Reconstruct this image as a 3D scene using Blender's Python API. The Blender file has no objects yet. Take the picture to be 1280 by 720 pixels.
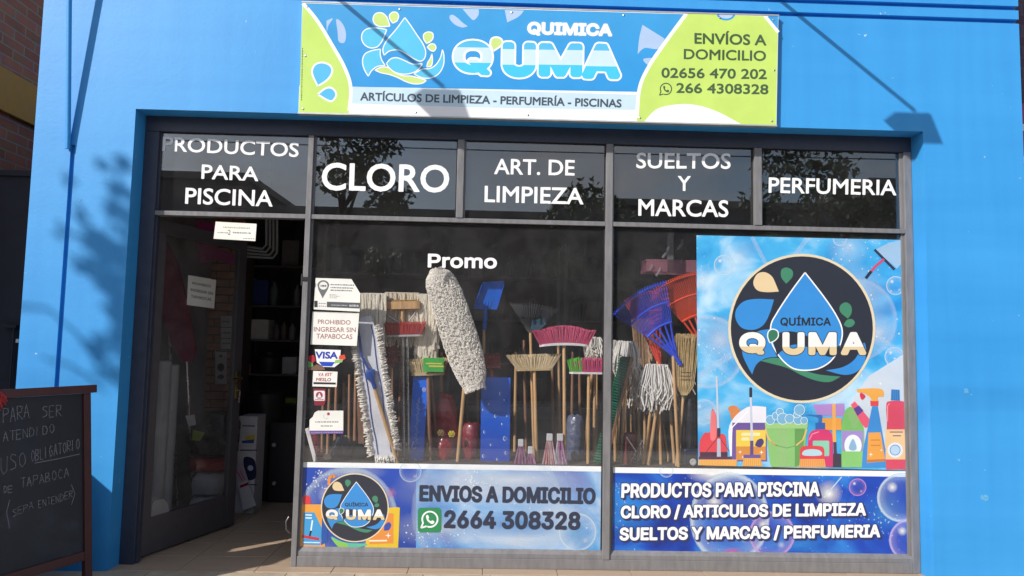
import bpy, bmesh, math, random
from mathutils import Vector, Matrix
from mathutils.geometry import tessellate_polygon, delaunay_2d_cdt
random.seed(7)
SC = bpy.context.scene
COL = SC.collection
R = math.radians

# ------------------------------------------------------------------ camera
F_PX, YAW, PITCH, ROLL = 900.0, R(1.5509), R(4.4631), R(1.1593)
CAM = Vector((0, -4.39, 1.37))
_cy, _sy, _cp, _sp = math.cos(YAW), math.sin(YAW), math.cos(PITCH), math.sin(PITCH)
_r = Vector((_cy, -_sy, 0)); _f = Vector((_sy*_cp, _cy*_cp, _sp)); _u = _r.cross(_f)
_c, _s = math.cos(ROLL), math.sin(ROLL)
AX_R = _c*_r + _s*_u; AX_U = -_s*_r + _c*_u; AX_F = _f
cam = bpy.data.cameras.new('camera'); cam.sensor_width = 36; cam.lens = F_PX/1280*36
cam.clip_start = .05; cam.clip_end = 500
co = bpy.data.objects.new('camera', cam); COL.objects.link(co)
m = Matrix((AX_R, AX_U, -AX_F)).transposed().to_4x4(); m.translation = CAM
co.matrix_world = m; SC.camera = co

def ray(px, py): return (px-640)*AX_R - (py-360)*AX_U + F_PX*AX_F
def at(px, py, Y):
    "world point on the plane y=Y that lies where the photograph's pixel looks"
    d = ray(px, py); return CAM + d*((Y-CAM.y)/d.y)
def atx(px, py, X):
    d = ray(px, py); return CAM + d*((X-CAM.x)/d.x)
def on_plane(px, py, p, n):
    d = ray(px, py); return CAM + d*((p-CAM).dot(n)/d.dot(n))

# ------------------------------------------------------------------ light
SUN = Vector((1.15, 1.0, -.935)).normalized()
el = math.asin(-SUN.z); az = math.atan2(-SUN.x, -SUN.y)
w = bpy.data.worlds.new('World'); SC.world = w; w.use_nodes = True
nt = w.node_tree; nt.nodes.clear()
def N(nt, t, **k):
    n = nt.nodes.new(t)
    for a, b in k.items():
        if a == 'i':
            for x, y in b.items(): n.inputs[x].default_value = y
        else: setattr(n, a, b)
    return n
sky = N(nt, 'ShaderNodeTexSky', sky_type='NISHITA', sun_disc=False, sun_elevation=el, sun_rotation=az)
tc = N(nt, 'ShaderNodeTexCoord')
mp = N(nt, 'ShaderNodeMapping'); mp.inputs['Scale'].default_value = (1, 1, 2.4)
ns = N(nt, 'ShaderNodeTexNoise', i={'Scale': 2.6, 'Detail': 7.0, 'Roughness': .6})
cr = N(nt, 'ShaderNodeValToRGB'); cr.color_ramp.elements[0].position = .42; cr.color_ramp.elements[1].position = .66
mx = N(nt, 'ShaderNodeMix', data_type='RGBA'); mx.inputs['B'].default_value = (4.6, 4.7, 5.0, 1)
bg = N(nt, 'ShaderNodeBackground', i={'Strength': .132}); ow = N(nt, 'ShaderNodeOutputWorld')
L = nt.links.new
L(tc.outputs['Generated'], mp.inputs[0]); L(mp.outputs[0], ns.inputs['Vector']); L(ns.outputs[0], cr.inputs[0])
L(cr.outputs[0], mx.inputs['Factor']); L(sky.outputs[0], mx.inputs['A']); L(mx.outputs['Result'], bg.inputs[0]); L(bg.outputs[0], ow.inputs[0])
sl = bpy.data.lights.new('sun', 'SUN'); sl.energy = 3.9; sl.angle = R(.7); sl.color = (1, .955, .89)
so = bpy.data.objects.new('sun', sl); COL.objects.link(so); so.location = (-6, -6, 8)
so.rotation_euler = SUN.to_track_quat('-Z', 'Y').to_euler()
SC.view_settings.view_transform = 'Standard'; SC.view_settings.look = 'None'
SC.view_settings.exposure = .42; SC.view_settings.gamma = 1
SC.render.engine = 'CYCLES'
cy = SC.cycles; cy.use_denoising = True; cy.max_bounces = 7; cy.diffuse_bounces = 4; cy.glossy_bounces = 4
cy.transparent_max_bounces = 40; cy.transmission_bounces = 6; cy.caustics_reflective = False; cy.caustics_refractive = False
cy.sample_clamp_indirect = 6

# ------------------------------------------------------------------ materials
def hexc(h, k=1.0):
    h = h.lstrip('#'); o = []
    for i in (0, 2, 4):
        v = int(h[i:i+2], 16)/255
        o.append((v/12.92 if v <= .04045 else ((v+.055)/1.055)**2.4)*k)
    return tuple(o)
_M = {}
def mat(name, col, rough=.6, metal=0., ns=14., amt=.12, bump=.0, bscale=60., coat=0., stretch=None, spec=.5, sheen=0., subs=0., streak=None):
    if name in _M: return _M[name]
    if isinstance(col, str): col = hexc(col)
    m = bpy.data.materials.new(name); m.use_nodes = True; nt = m.node_tree; b = nt.nodes['Principled BSDF']; L = nt.links.new
    b.inputs['Roughness'].default_value = rough; b.inputs['Metallic'].default_value = metal
    b.inputs['Specular IOR Level'].default_value = spec; b.inputs['Coat Weight'].default_value = coat
    b.inputs['Coat Roughness'].default_value = .12
    tc = N(nt, 'ShaderNodeTexCoord'); mp = N(nt, 'ShaderNodeMapping')
    if stretch: mp.inputs['Scale'].default_value = stretch
    L(tc.outputs['Object'], mp.inputs[0])
    n1 = N(nt, 'ShaderNodeTexNoise', i={'Scale': ns, 'Detail': 5.0, 'Roughness': .65}); L(mp.outputs[0], n1.inputs['Vector'])
    rp = N(nt, 'ShaderNodeMapRange', i={'From Min': .25, 'From Max': .75, 'To Min': 1-amt, 'To Max': 1+amt}); L(n1.outputs[0], rp.inputs['Value'])
    vm = N(nt, 'ShaderNodeVectorMath', operation='SCALE'); vm.inputs[0].default_value = col; L(rp.outputs[0], vm.inputs['Scale'])
    L(vm.outputs[0], b.inputs['Base Color'])
    rr = N(nt, 'ShaderNodeMapRange', i={'From Min': .3, 'From Max': .7, 'To Min': max(.02, rough-.08), 'To Max': min(1, rough+.08)})
    L(n1.outputs[0], rr.inputs['Value']); L(rr.outputs[0], b.inputs['Roughness'])
    if bump:
        n2 = N(nt, 'ShaderNodeTexNoise', i={'Scale': bscale, 'Detail': 4.0}); L(mp.outputs[0], n2.inputs['Vector'])
        bp = N(nt, 'ShaderNodeBump', i={'Strength': 1.0, 'Distance': bump}); L(n2.outputs[0], bp.inputs['Height']); L(bp.outputs[0], b.inputs['Normal'])
    _M[name] = m; return m

def wall_paint():
    "blue masonry paint: trowel marks, faint water runs, scuffs, a few pale chips"
    m = bpy.data.materials.new('blue_masonry_paint'); m.use_nodes = True; nt = m.node_tree; b = nt.nodes['Principled BSDF']; L = nt.links.new
    tc = N(nt, 'ShaderNodeTexCoord')
    n1 = N(nt, 'ShaderNodeTexNoise', i={'Scale': .9, 'Detail': 6.0}); L(tc.outputs['Object'], n1.inputs['Vector'])
    mp = N(nt, 'ShaderNodeMapping'); mp.inputs['Scale'].default_value = (5, 5, .35); L(tc.outputs['Object'], mp.inputs[0])
    n2 = N(nt, 'ShaderNodeTexNoise', i={'Scale': 2.0, 'Detail': 6.0}); L(mp.outputs[0], n2.inputs['Vector'])
    mh = N(nt, 'ShaderNodeMapping'); mh.inputs['Scale'].default_value = (.3, .3, 4); L(tc.outputs['Object'], mh.inputs[0])
    n3 = N(nt, 'ShaderNodeTexNoise', i={'Scale': 1.6, 'Detail': 3.0}); L(mh.outputs[0], n3.inputs['Vector'])
    ad = N(nt, 'ShaderNodeMath', operation='ADD'); L(n1.outputs[0], ad.inputs[0]); L(n2.outputs[0], ad.inputs[1])
    a2 = N(nt, 'ShaderNodeMath', operation='ADD'); L(ad.outputs[0], a2.inputs[0]); L(n3.outputs[0], a2.inputs[1])
    mr = N(nt, 'ShaderNodeMapRange', i={'From Min': 1.1, 'From Max': 1.9}); L(a2.outputs[0], mr.inputs['Value'])
    mx = N(nt, 'ShaderNodeMix', data_type='RGBA'); mx.inputs['A'].default_value = (.028, .262, .63, 1); mx.inputs['B'].default_value = (.042, .312, .70, 1)
    L(mr.outputs[0], mx.inputs['Factor'])
    v = N(nt, 'ShaderNodeTexNoise', i={'Scale': 22.0, 'Detail': 3.0}); L(tc.outputs['Object'], v.inputs['Vector'])
    ch = N(nt, 'ShaderNodeMapRange', i={'From Min': .74, 'From Max': .77}); L(v.outputs[0], ch.inputs['Value'])
    m2 = N(nt, 'ShaderNodeMix', data_type='RGBA'); m2.inputs['B'].default_value = (.45, .58, .68, 1)
    L(ch.outputs[0], m2.inputs['Factor']); L(mx.outputs['Result'], m2.inputs['A']); L(m2.outputs['Result'], b.inputs['Base Color'])
    b.inputs['Roughness'].default_value = .52
    n4 = N(nt, 'ShaderNodeTexNoise', i={'Scale': 55.0, 'Detail': 6.0}); L(tc.outputs['Object'], n4.inputs['Vector'])
    n5 = N(nt, 'ShaderNodeTexNoise', i={'Scale': 3.0, 'Detail': 3.0}); L(tc.outputs['Object'], n5.inputs['Vector'])
    b1 = N(nt, 'ShaderNodeBump', i={'Strength': 1.0, 'Distance': .0006}); L(n4.outputs[0], b1.inputs['Height'])
    b2 = N(nt, 'ShaderNodeBump', i={'Strength': 1.0, 'Distance': .0014}); L(n5.outputs[0], b2.inputs['Height']); L(b1.outputs[0], b2.inputs['Normal'])
    L(b2.outputs[0], b.inputs['Normal'])
    return m

def brick_mat(name, c1, c2, mortar, axis='X', scale=1.0):
    m = bpy.data.materials.new(name); m.use_nodes = True; nt = m.node_tree; b = nt.nodes['Principled BSDF']; L = nt.links.new
    tc = N(nt, 'ShaderNodeTexCoord'); sp = N(nt, 'ShaderNodeSeparateXYZ'); cb = N(nt, 'ShaderNodeCombineXYZ')
    L(tc.outputs['Object'], sp.inputs[0]); L(sp.outputs['Y' if axis == 'Y' else 'X'], cb.inputs[0]); L(sp.outputs['Z'], cb.inputs[1])
    br = N(nt, 'ShaderNodeTexBrick', i={'Scale': 1.0/scale, 'Mortar Size': .008, 'Brick Width': .24, 'Row Height': .075, 'Color1': (*c1, 1), 'Color2': (*c2, 1), 'Mortar': (*mortar, 1)})
    L(cb.outputs[0], br.inputs[0])
    n = N(nt, 'ShaderNodeTexNoise', i={'Scale': 9.0, 'Detail': 5.0}); L(tc.outputs['Object'], n.inputs['Vector'])
    mx = N(nt, 'ShaderNodeMix', data_type='RGBA', blend_type='MULTIPLY'); mx.inputs['Factor'].default_value = .5
    L(br.outputs[0], mx.inputs['A']); L(n.outputs[1], mx.inputs['B']); L(mx.outputs['Result'], b.inputs['Base Color'])
    bp = N(nt, 'ShaderNodeBump', i={'Strength': 1.0, 'Distance': .008}); bp.invert = True
    L(br.outputs[1], bp.inputs['Height']); L(bp.outputs[0], b.inputs['Normal']); b.inputs['Roughness'].default_value = .85
    return m

def glass_mat(name, tint=.86, dirt=.03, refl=.05):
    m = bpy.data.materials.new(name); m.use_nodes = True; nt = m.node_tree; nt.nodes.clear(); L = nt.links.new
    o = N(nt, 'ShaderNodeOutputMaterial'); t = N(nt, 'ShaderNodeBsdfTransparent'); g = N(nt, 'ShaderNodeBsdfGlossy', i={'Roughness': .004})
    t.inputs[0].default_value = (tint, tint, tint*1.01, 1)
    lw = N(nt, 'ShaderNodeLayerWeight', i={'Blend': .5}); pw = N(nt, 'ShaderNodeMath', operation='POWER', i={1: 4.0}); L(lw.outputs['Facing'], pw.inputs[0])
    mr = N(nt, 'ShaderNodeMapRange', i={'To Min': refl, 'To Max': 1.0}); L(pw.outputs[0], mr.inputs['Value'])
    mx = N(nt, 'ShaderNodeMixShader'); L(mr.outputs[0], mx.inputs[0]); L(t.outputs[0], mx.inputs[1]); L(g.outputs[0], mx.inputs[2])
    d = N(nt, 'ShaderNodeBsdfDiffuse', i={'Color': (.5, .5, .5, 1)})
    tc = N(nt, 'ShaderNodeTexCoord'); n = N(nt, 'ShaderNodeTexNoise', i={'Scale': 3.0, 'Detail': 9.0, 'Roughness': .7}); L(tc.outputs['Object'], n.inputs['Vector'])
    r2 = N(nt, 'ShaderNodeMapRange', i={'From Min': .35, 'From Max': .8, 'To Min': dirt*.3, 'To Max': dirt*1.8}); L(n.outputs[0], r2.inputs['Value'])
    m2 = N(nt, 'ShaderNodeMixShader'); L(r2.outputs[0], m2.inputs[0]); L(mx.outputs[0], m2.inputs[1]); L(d.outputs[0], m2.inputs[2]); L(m2.outputs[0], o.inputs[0])
    return m

def print_mat(name, rough=.35, coat=.35, wear=.04):
    "printed vinyl: the ink colour and its coverage are stored with the artwork's own shapes"
    m = bpy.data.materials.new(name); m.use_nodes = True; nt = m.node_tree; b = nt.nodes['Principled BSDF']; L = nt.links.new
    a = N(nt, 'ShaderNodeVertexColor', layer_name='ink')
    tc = N(nt, 'ShaderNodeTexCoord'); n = N(nt, 'ShaderNodeTexNoise', i={'Scale': 8.0, 'Detail': 6.0}); L(tc.outputs['Object'], n.inputs['Vector'])
    mr = N(nt, 'ShaderNodeMapRange', i={'From Min': .3, 'From Max': .7, 'To Min': 1-wear, 'To Max': 1+wear}); L(n.outputs[0], mr.inputs['Value'])
    vm = N(nt, 'ShaderNodeVectorMath', operation='SCALE'); L(a.outputs[0], vm.inputs[0]); L(mr.outputs[0], vm.inputs['Scale'])
    L(vm.outputs[0], b.inputs['Base Color']); L(a.outputs[1], b.inputs['Alpha'])
    b.inputs['Roughness'].default_value = rough; b.inputs['Coat Weight'].default_value = coat; b.inputs['Coat Roughness'].default_value = .05
    n2 = N(nt, 'ShaderNodeTexNoise', i={'Scale': 7.0, 'Detail': 3.0}); L(tc.outputs['Object'], n2.inputs['Vector'])
    bp = N(nt, 'ShaderNodeBump', i={'Strength': 1.0, 'Distance': .0035}); L(n2.outputs[0], bp.inputs['Height']); L(bp.outputs[0], b.inputs['Coat Normal'])
    return m

def sky_print(name, c0, c1, c2, sc=1.3, glit=True, coat=.4, seed=0.):
    "printed watery backdrop of a poster: blue clouds of ink with white sparkles"
    m = bpy.data.materials.new(name); m.use_nodes = True; nt = m.node_tree; b = nt.nodes['Principled BSDF']; L = nt.links.new
    tc = N(nt, 'ShaderNodeTexCoord'); mp = N(nt, 'ShaderNodeMapping'); mp.inputs['Location'].default_value = (seed, seed*.7, 0); mp.inputs['Rotation'].default_value = (0, .5, 0); L(tc.outputs['Object'], mp.inputs[0])
    mp.inputs['Scale'].default_value = (1, 1, 1.6)
    n = N(nt, 'ShaderNodeTexNoise', i={'Scale': sc, 'Detail': 4.0, 'Roughness': .5, 'Distortion': .8}); L(mp.outputs[0], n.inputs['Vector'])
    cr = N(nt, 'ShaderNodeValToRGB'); e = cr.color_ramp.elements
    e[0].position = .32; e[0].color = (*c0, 1); e[1].position = .72; e[1].color = (*c2, 1); x = e.new(.5); x.color = (*c1, 1)
    L(n.outputs[0], cr.inputs[0]); src = cr.outputs[0]
    if glit:
        v = N(nt, 'ShaderNodeTexVoronoi', i={'Scale': 38.0}); L(tc.outputs['Object'], v.inputs['Vector'])
        mr = N(nt, 'ShaderNodeMapRange', i={'From Min': .05, 'From Max': .16, 'To Min': 1.0, 'To Max': 0.0}); L(v.outputs[0], mr.inputs['Value'])
        n2 = N(nt, 'ShaderNodeTexNoise', i={'Scale': 2.6, 'Detail': 2.0}); L(mp.outputs[0], n2.inputs['Vector'])
        m3 = N(nt, 'ShaderNodeMapRange', i={'From Min': .5, 'From Max': .62, 'To Max': .8}); L(n2.outputs[0], m3.inputs['Value'])
        mu = N(nt, 'ShaderNodeMath', operation='MULTIPLY'); L(mr.outputs[0], mu.inputs[0]); L(m3.outputs[0], mu.inputs[1])
        mx = N(nt, 'ShaderNodeMix', data_type='RGBA'); mx.inputs['B'].default_value = (.8, .85, .9, 1)
        L(mu.outputs[0], mx.inputs['Factor']); L(src, mx.inputs['A']); src = mx.outputs['Result']
    L(src, b.inputs['Base Color']); b.inputs['Roughness'].default_value = .35
    b.inputs['Coat Weight'].default_value = coat; b.inputs['Coat Roughness'].default_value = .03
    return m

M_WALL = wall_paint()
M_FRAME_SHADE = mat('navy_shaded_frame', (.04, .047, .075), .45, 0, 20, .2)  # same grey frame, with the shade of the recess put into its colour
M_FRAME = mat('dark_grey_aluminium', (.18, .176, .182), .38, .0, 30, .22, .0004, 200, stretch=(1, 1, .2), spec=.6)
M_DOOR = mat('dark_grey_door_paint', (.085, .08, .088), .4, 0, 20, .15)
M_GLASS = glass_mat('shop_glass', .985, .026, .08); M_GLASSD = glass_mat('dusty_door_glass', .93, .07, .05)
M_GLASST = glass_mat('transom_glass', .70, .02, .13)
M_WHITE = mat('white_vinyl', (.82, .82, .80), .45, amt=.04)
M_INK = print_mat('printed_vinyl'); M_PAPER = print_mat('printed_paper', .75, 0, .05)
M_WOODL = mat('pale_pine', (.56, .34, .155), .55, 0, 9, .28, .0006, 80, stretch=(6, 6, .5))
M_WOODB = mat('brown_varnished_wood', (.27, .135, .07), .5, 0, 9, .3, .0005, 80, stretch=(6, 6, .5))
M_STEEL = mat('galvanised_tube', (.55, .56, .58), .28, .9, 20, .1)
M_BLACK = mat('black_plastic', (.018, .018, .02), .4)
M_DARK = mat('charcoal_cloth', (.035, .036, .045), .85, bump=.002)

# ------------------------------------------------------------------ mesh tools
ORG = {}
def tag(o, label=None, cat=None, group=None, kind=None):
    if label: o['label'] = label
    if cat: o['category'] = cat
    if group: o['group'] = group
    if kind: o['kind'] = kind
    return o
def thing(name, label, cat, loc, group=None):
    o = bpy.data.objects.new(name, None); COL.objects.link(o); o.location = loc; o.empty_display_size = .05
    ORG[o.name] = Vector(loc); return tag(o, label, cat, group)
class MB:
    def __init__(s): s.v = []; s.f = []; s.mi = []; s.cur = 0
    def add(s, vs, fs):
        b = len(s.v); s.v += [Vector(x) for x in vs]; s.f += [tuple(b+i for i in f) for f in fs]; s.mi += [s.cur]*len(fs); return s
    def box(s, a, b, bev=0):
        (x0, y0, z0), (x1, y1, z1) = a, b
        x0, x1 = min(x0, x1), max(x0, x1); y0, y1 = min(y0, y1), max(y0, y1); z0, z1 = min(z0, z1), max(z0, z1)
        if not bev:
            return s.add([(x0,y0,z0),(x1,y0,z0),(x1,y1,z0),(x0,y1,z0),(x0,y0,z1),(x1,y0,z1),(x1,y1,z1),(x0,y1,z1)],
                         [(0,3,2,1),(4,5,6,7),(0,1,5,4),(1,2,6,5),(2,3,7,6),(3,0,4,7)])
        bm = bmesh.new(); bmesh.ops.create_cube(bm, size=1)
        for v in bm.verts: v.co = Vector(((x0+x1)/2+v.co.x*(x1-x0), (y0+y1)/2+v.co.y*(y1-y0), (z0+z1)/2+v.co.z*(z1-z0)))
        bmesh.ops.bevel(bm, geom=bm.edges[:], offset=bev, segments=2, profile=.5, affect='EDGES')
        bm.verts.index_update(); s.add([v.co.copy() for v in bm.verts], [[v.index for v in f.verts] for f in bm.faces]); bm.free(); return s
    def obox(s, c, ax, ay, az, bev=0):
        "oriented box: centre and three half-axis vectors"
        t = MB(); t.box((-1,-1,-1), (1,1,1)) if not bev else None
        if bev:
            lx, ly, lz = ax.length, ay.length, az.length
            t.box((-lx,-ly,-lz), (lx,ly,lz), bev); t.v = [Vector((v.x/lx, v.y/ly, v.z/lz)) for v in t.v]
        return s.add([c + ax*v.x + ay*v.y + az*v.z for v in t.v], t.f)
    def tube(s, pts, r, n=8, cap=True):
        pts = [Vector(p) for p in pts]; k = len(pts); rs = r if isinstance(r, (list, tuple)) else [r]*k
        vs = []; a0 = None
        for i, p in enumerate(pts):
            d = (pts[min(i+1, k-1)] - pts[max(i-1, 0)])
            d = d.normalized() if d.length > 1e-9 else Vector((0, 0, 1))
            if a0 is None: a0 = d.orthogonal().normalized()
            a0 = (a0 - d*a0.dot(d)); a0 = a0.normalized() if a0.length > 1e-6 else d.orthogonal().normalized()
            b0 = d.cross(a0)
            for j in range(n):
                t = 2*math.pi*j/n; vs.append(p + (a0*math.cos(t)+b0*math.sin(t))*rs[i])
        fs = [(i*n+j, i*n+(j+1) % n, (i+1)*n+(j+1) % n, (i+1)*n+j) for i in range(k-1) for j in range(n)]
        if cap: fs += [tuple(range(n-1, -1, -1)), tuple((k-1)*n+j for j in range(n))]
        return s.add(vs, fs)
    def lathe(s, c, prof, n=20, axis=None):
        "prof: (radius, height) pairs about the axis through c"
        ax = (axis or Vector((0, 0, 1))).normalized(); a = ax.orthogonal().normalized(); b = ax.cross(a); c = Vector(c)
        vs = [c + ax*h + (a*math.cos(2*math.pi*j/n)+b*math.sin(2*math.pi*j/n))*r for r, h in prof for j in range(n)]
        k = len(prof); fs = [(i*n+j, i*n+(j+1) % n, (i+1)*n+(j+1) % n, (i+1)*n+j) for i in range(k-1) for j in range(n)]
        fs += [tuple(range(n-1, -1, -1)), tuple((k-1)*n+j for j in range(n))]
        return s.add(vs, fs)
    def slab(s, pts, d):
        "closed outline extruded by vector d"
        pts = [Vector(p) for p in pts]; n = len(pts); tri = tessellate_polygon([pts])
        return s.add(pts + [p+d for p in pts], [tuple(t) for t in tri] + [tuple(n+i for i in t[::-1]) for t in tri] + [(i, (i+1) % n, n+(i+1) % n, n+i) for i in range(n)])
    def build(s, name, mats, parent=None, smooth=False, kind=None, label=None, fix=True):
        me = bpy.data.meshes.new(name); o = Vector((0, 0, 0))
        if parent is not None: o = ORG[parent.name]
        me.from_pydata([v-o for v in s.v], [], s.f)
        if not isinstance(mats, (list, tuple)): mats = [mats]
        for x in mats: me.materials.append(x)
        if len(mats) > 1: me.polygons.foreach_set('material_index', s.mi)
        if fix:
            bm = bmesh.new(); bm.from_mesh(me); bmesh.ops.recalc_face_normals(bm, faces=bm.faces); bm.to_mesh(me); bm.free()
        if smooth:
            me.polygons.foreach_set('use_smooth', [True]*len(me.polygons))
            try: me.set_sharp_from_angle(angle=R(40))
            except Exception: pass
        me.update(); ob = bpy.data.objects.new(name, me); COL.objects.link(ob)
        if parent is not None: ob.parent = parent
        ORG[ob.name] = o; tag(ob, label, None, None, kind); return ob
def single(mb, name, mats, label, cat, group=None, smooth=False):
    "a thing that is one mesh; its origin moves to the foot of its bounding box"
    c = sum(mb.v, Vector())/len(mb.v); c.z = min(v.z for v in mb.v)
    mb.v = [v-c for v in mb.v]; o = mb.build(name, mats, None, smooth); o.location = c; ORG[o.name] = c
    return tag(o, label, cat, group)

# --- text outlines from fonts that come with Blender itself
try: SANS = bpy.data.fonts.load(bpy.utils.system_resource('DATAFILES', path='fonts')+'/Inter.woff2')
except Exception: SANS = None
_T = {}
def glyphs(txt, sans=False):
    "outlines of a line of text, scaled to the unit square (v downwards)"
    k = (txt, sans)
    if k in _T: return _T[k]
    cu = bpy.data.curves.new('t', 'FONT'); cu.body = txt
    if sans and SANS: cu.font = SANS
    ob = bpy.data.objects.new('t', cu); COL.objects.link(ob); dg = bpy.context.evaluated_depsgraph_get()
    c2 = ob.evaluated_get(dg).to_curve(dg); P = []; loops = []; T_ = 4
    for sp in c2.splines:
        b = sp.bezier_points; lp = []
        if len(b) < 2:
            continue
        for i in range(len(b)):
            p0, p3 = b[i], b[(i+1) % len(b)]; a0, a1, a2, a3 = p0.co, p0.handle_right, p3.handle_left, p3.co
            straight = abs((a1-a0).cross(a3-a0).length) < 1e-5 and abs((a2-a0).cross(a3-a0).length) < 1e-5
            for j in range(1 if straight else T_):
                t = j/T_; q = a0*(1-t)**3+a1*3*t*(1-t)**2+a2*3*t*t*(1-t)+a3*t**3
                lp.append(len(P)); P.append((q.x, q.y))
        loops.append(lp)
    ob.evaluated_get(dg).to_curve_clear(); bpy.data.objects.remove(ob); bpy.data.curves.remove(cu)
    x0 = min(v[0] for v in P); x1 = max(v[0] for v in P); y0 = min(v[1] for v in P); y1 = max(v[1] for v in P)
    _T[k] = ([((x-x0)/(x1-x0), 1-(y-y0)/(y1-y0)) for x, y in P], None, loops); return _T[k]

def smooth_path(pts, seg=5):
    "closed curve through points (x, y[, 'c' for a sharp corner])"
    n = len(pts); P = [(p[0], p[1]) for p in pts]; C = [len(p) > 2 for p in pts]; out = []
    for i in range(n):
        p0, p1, p2, p3 = P[i-1], P[i], P[(i+1) % n], P[(i+2) % n]
        if C[i]: p0 = p1
        if C[(i+1) % n]: p3 = p2
        for j in range(seg):
            t = j/seg; o = []
            for a in (0, 1):
                o.append(.5*((2*p1[a]) + (-p0[a]+p2[a])*t + (2*p0[a]-5*p1[a]+4*p2[a]-p3[a])*t*t + (-p0[a]+3*p1[a]-3*p2[a]+p3[a])*t**3))
            out.append(tuple(o))
    return out
def TR(pts, ox, oy, s): return [(ox+p[0]/s, oy+p[1]/s)+tuple(p[2:]) for p in pts]
def circ(cx, cy, r, ry=None, n=40, a0=0, a1=360):
    ry = ry or r; full = abs(a1-a0) >= 360
    return [(cx+r*math.cos(R(a0+(a1-a0)*i/(n if full else n-1))), cy+ry*math.sin(R(a0+(a1-a0)*i/(n if full else n-1)))) for i in range(n)]

def fatten(P, loops, e):
    "letters thickened by a round pen of radius e: exact scanline union, returned as smooth trapezoids"
    segs = [(P[lp[i-1]], P[lp[i]]) for lp in loops for i in range(len(lp))]
    ys = [p[1] for lp in loops for p in (P[i] for i in lp)]; y0, y1 = min(ys)-e, max(ys)+e
    n = max(14, min(90, int((y1-y0)/.30))); h = (y1-y0)/n
    def scan(y):
        iv = []; cr = []
        for (ax, ay), (bx, by) in segs:
            if (ay <= y) != (by <= y): cr.append((ax+(bx-ax)*(y-ay)/(by-ay), 1 if by > ay else -1))
            if min(ay, by)-e >= y or max(ay, by)+e <= y: continue
            lo, hi = 1e9, -1e9
            for cx, cy in ((ax, ay), (bx, by)):
                q = e*e-(y-cy)**2
                if q > 0: q = math.sqrt(q); lo = min(lo, cx-q); hi = max(hi, cx+q)
            dx, dy = bx-ax, by-ay; l = math.hypot(dx, dy)
            if l > 1e-9:
                nx, ny = -dy/l*e, dx/l*e; quad = ((ax+nx, ay+ny), (bx+nx, by+ny), (bx-nx, by-ny), (ax-nx, ay-ny))
                for i in range(4):
                    (px, py), (qx, qy) = quad[i-1], quad[i]
                    if (py <= y) != (qy <= y): x = px+(qx-px)*(y-py)/(qy-py); lo = min(lo, x); hi = max(hi, x)
            if hi > lo: iv.append((lo, hi))
        cr.sort(); wn = 0
        for i in range(len(cr)-1):
            wn += cr[i][1]
            if wn: iv.append((cr[i][0], cr[i+1][0]))
        iv.sort(); out = []
        for a, b in iv:
            if out and a <= out[-1][1]+1e-6: out[-1][1] = max(out[-1][1], b)
            else: out.append([a, b])
        return out
    V, F = [], []; ep = h*.02; prev = scan(y0+ep)
    for k in range(n):
        ya, yb = y0+k*h, y0+(k+1)*h; nxt = scan(min(yb, y1-ep)); mid = scan((ya+yb)/2)
        same = len(prev) == len(nxt) == len(mid) and all(p[0] < q[1] and q[0] < p[1] for p, q in zip(prev, nxt))
        for A_, B_ in (zip(prev, nxt) if same else zip(mid, mid)):
            b = len(V); V += [(A_[0], ya), (A_[1], ya), (B_[1], yb), (B_[0], yb)]; F.append((b, b+1, b+2, b+3))
        prev = nxt
    return V, F

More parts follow.
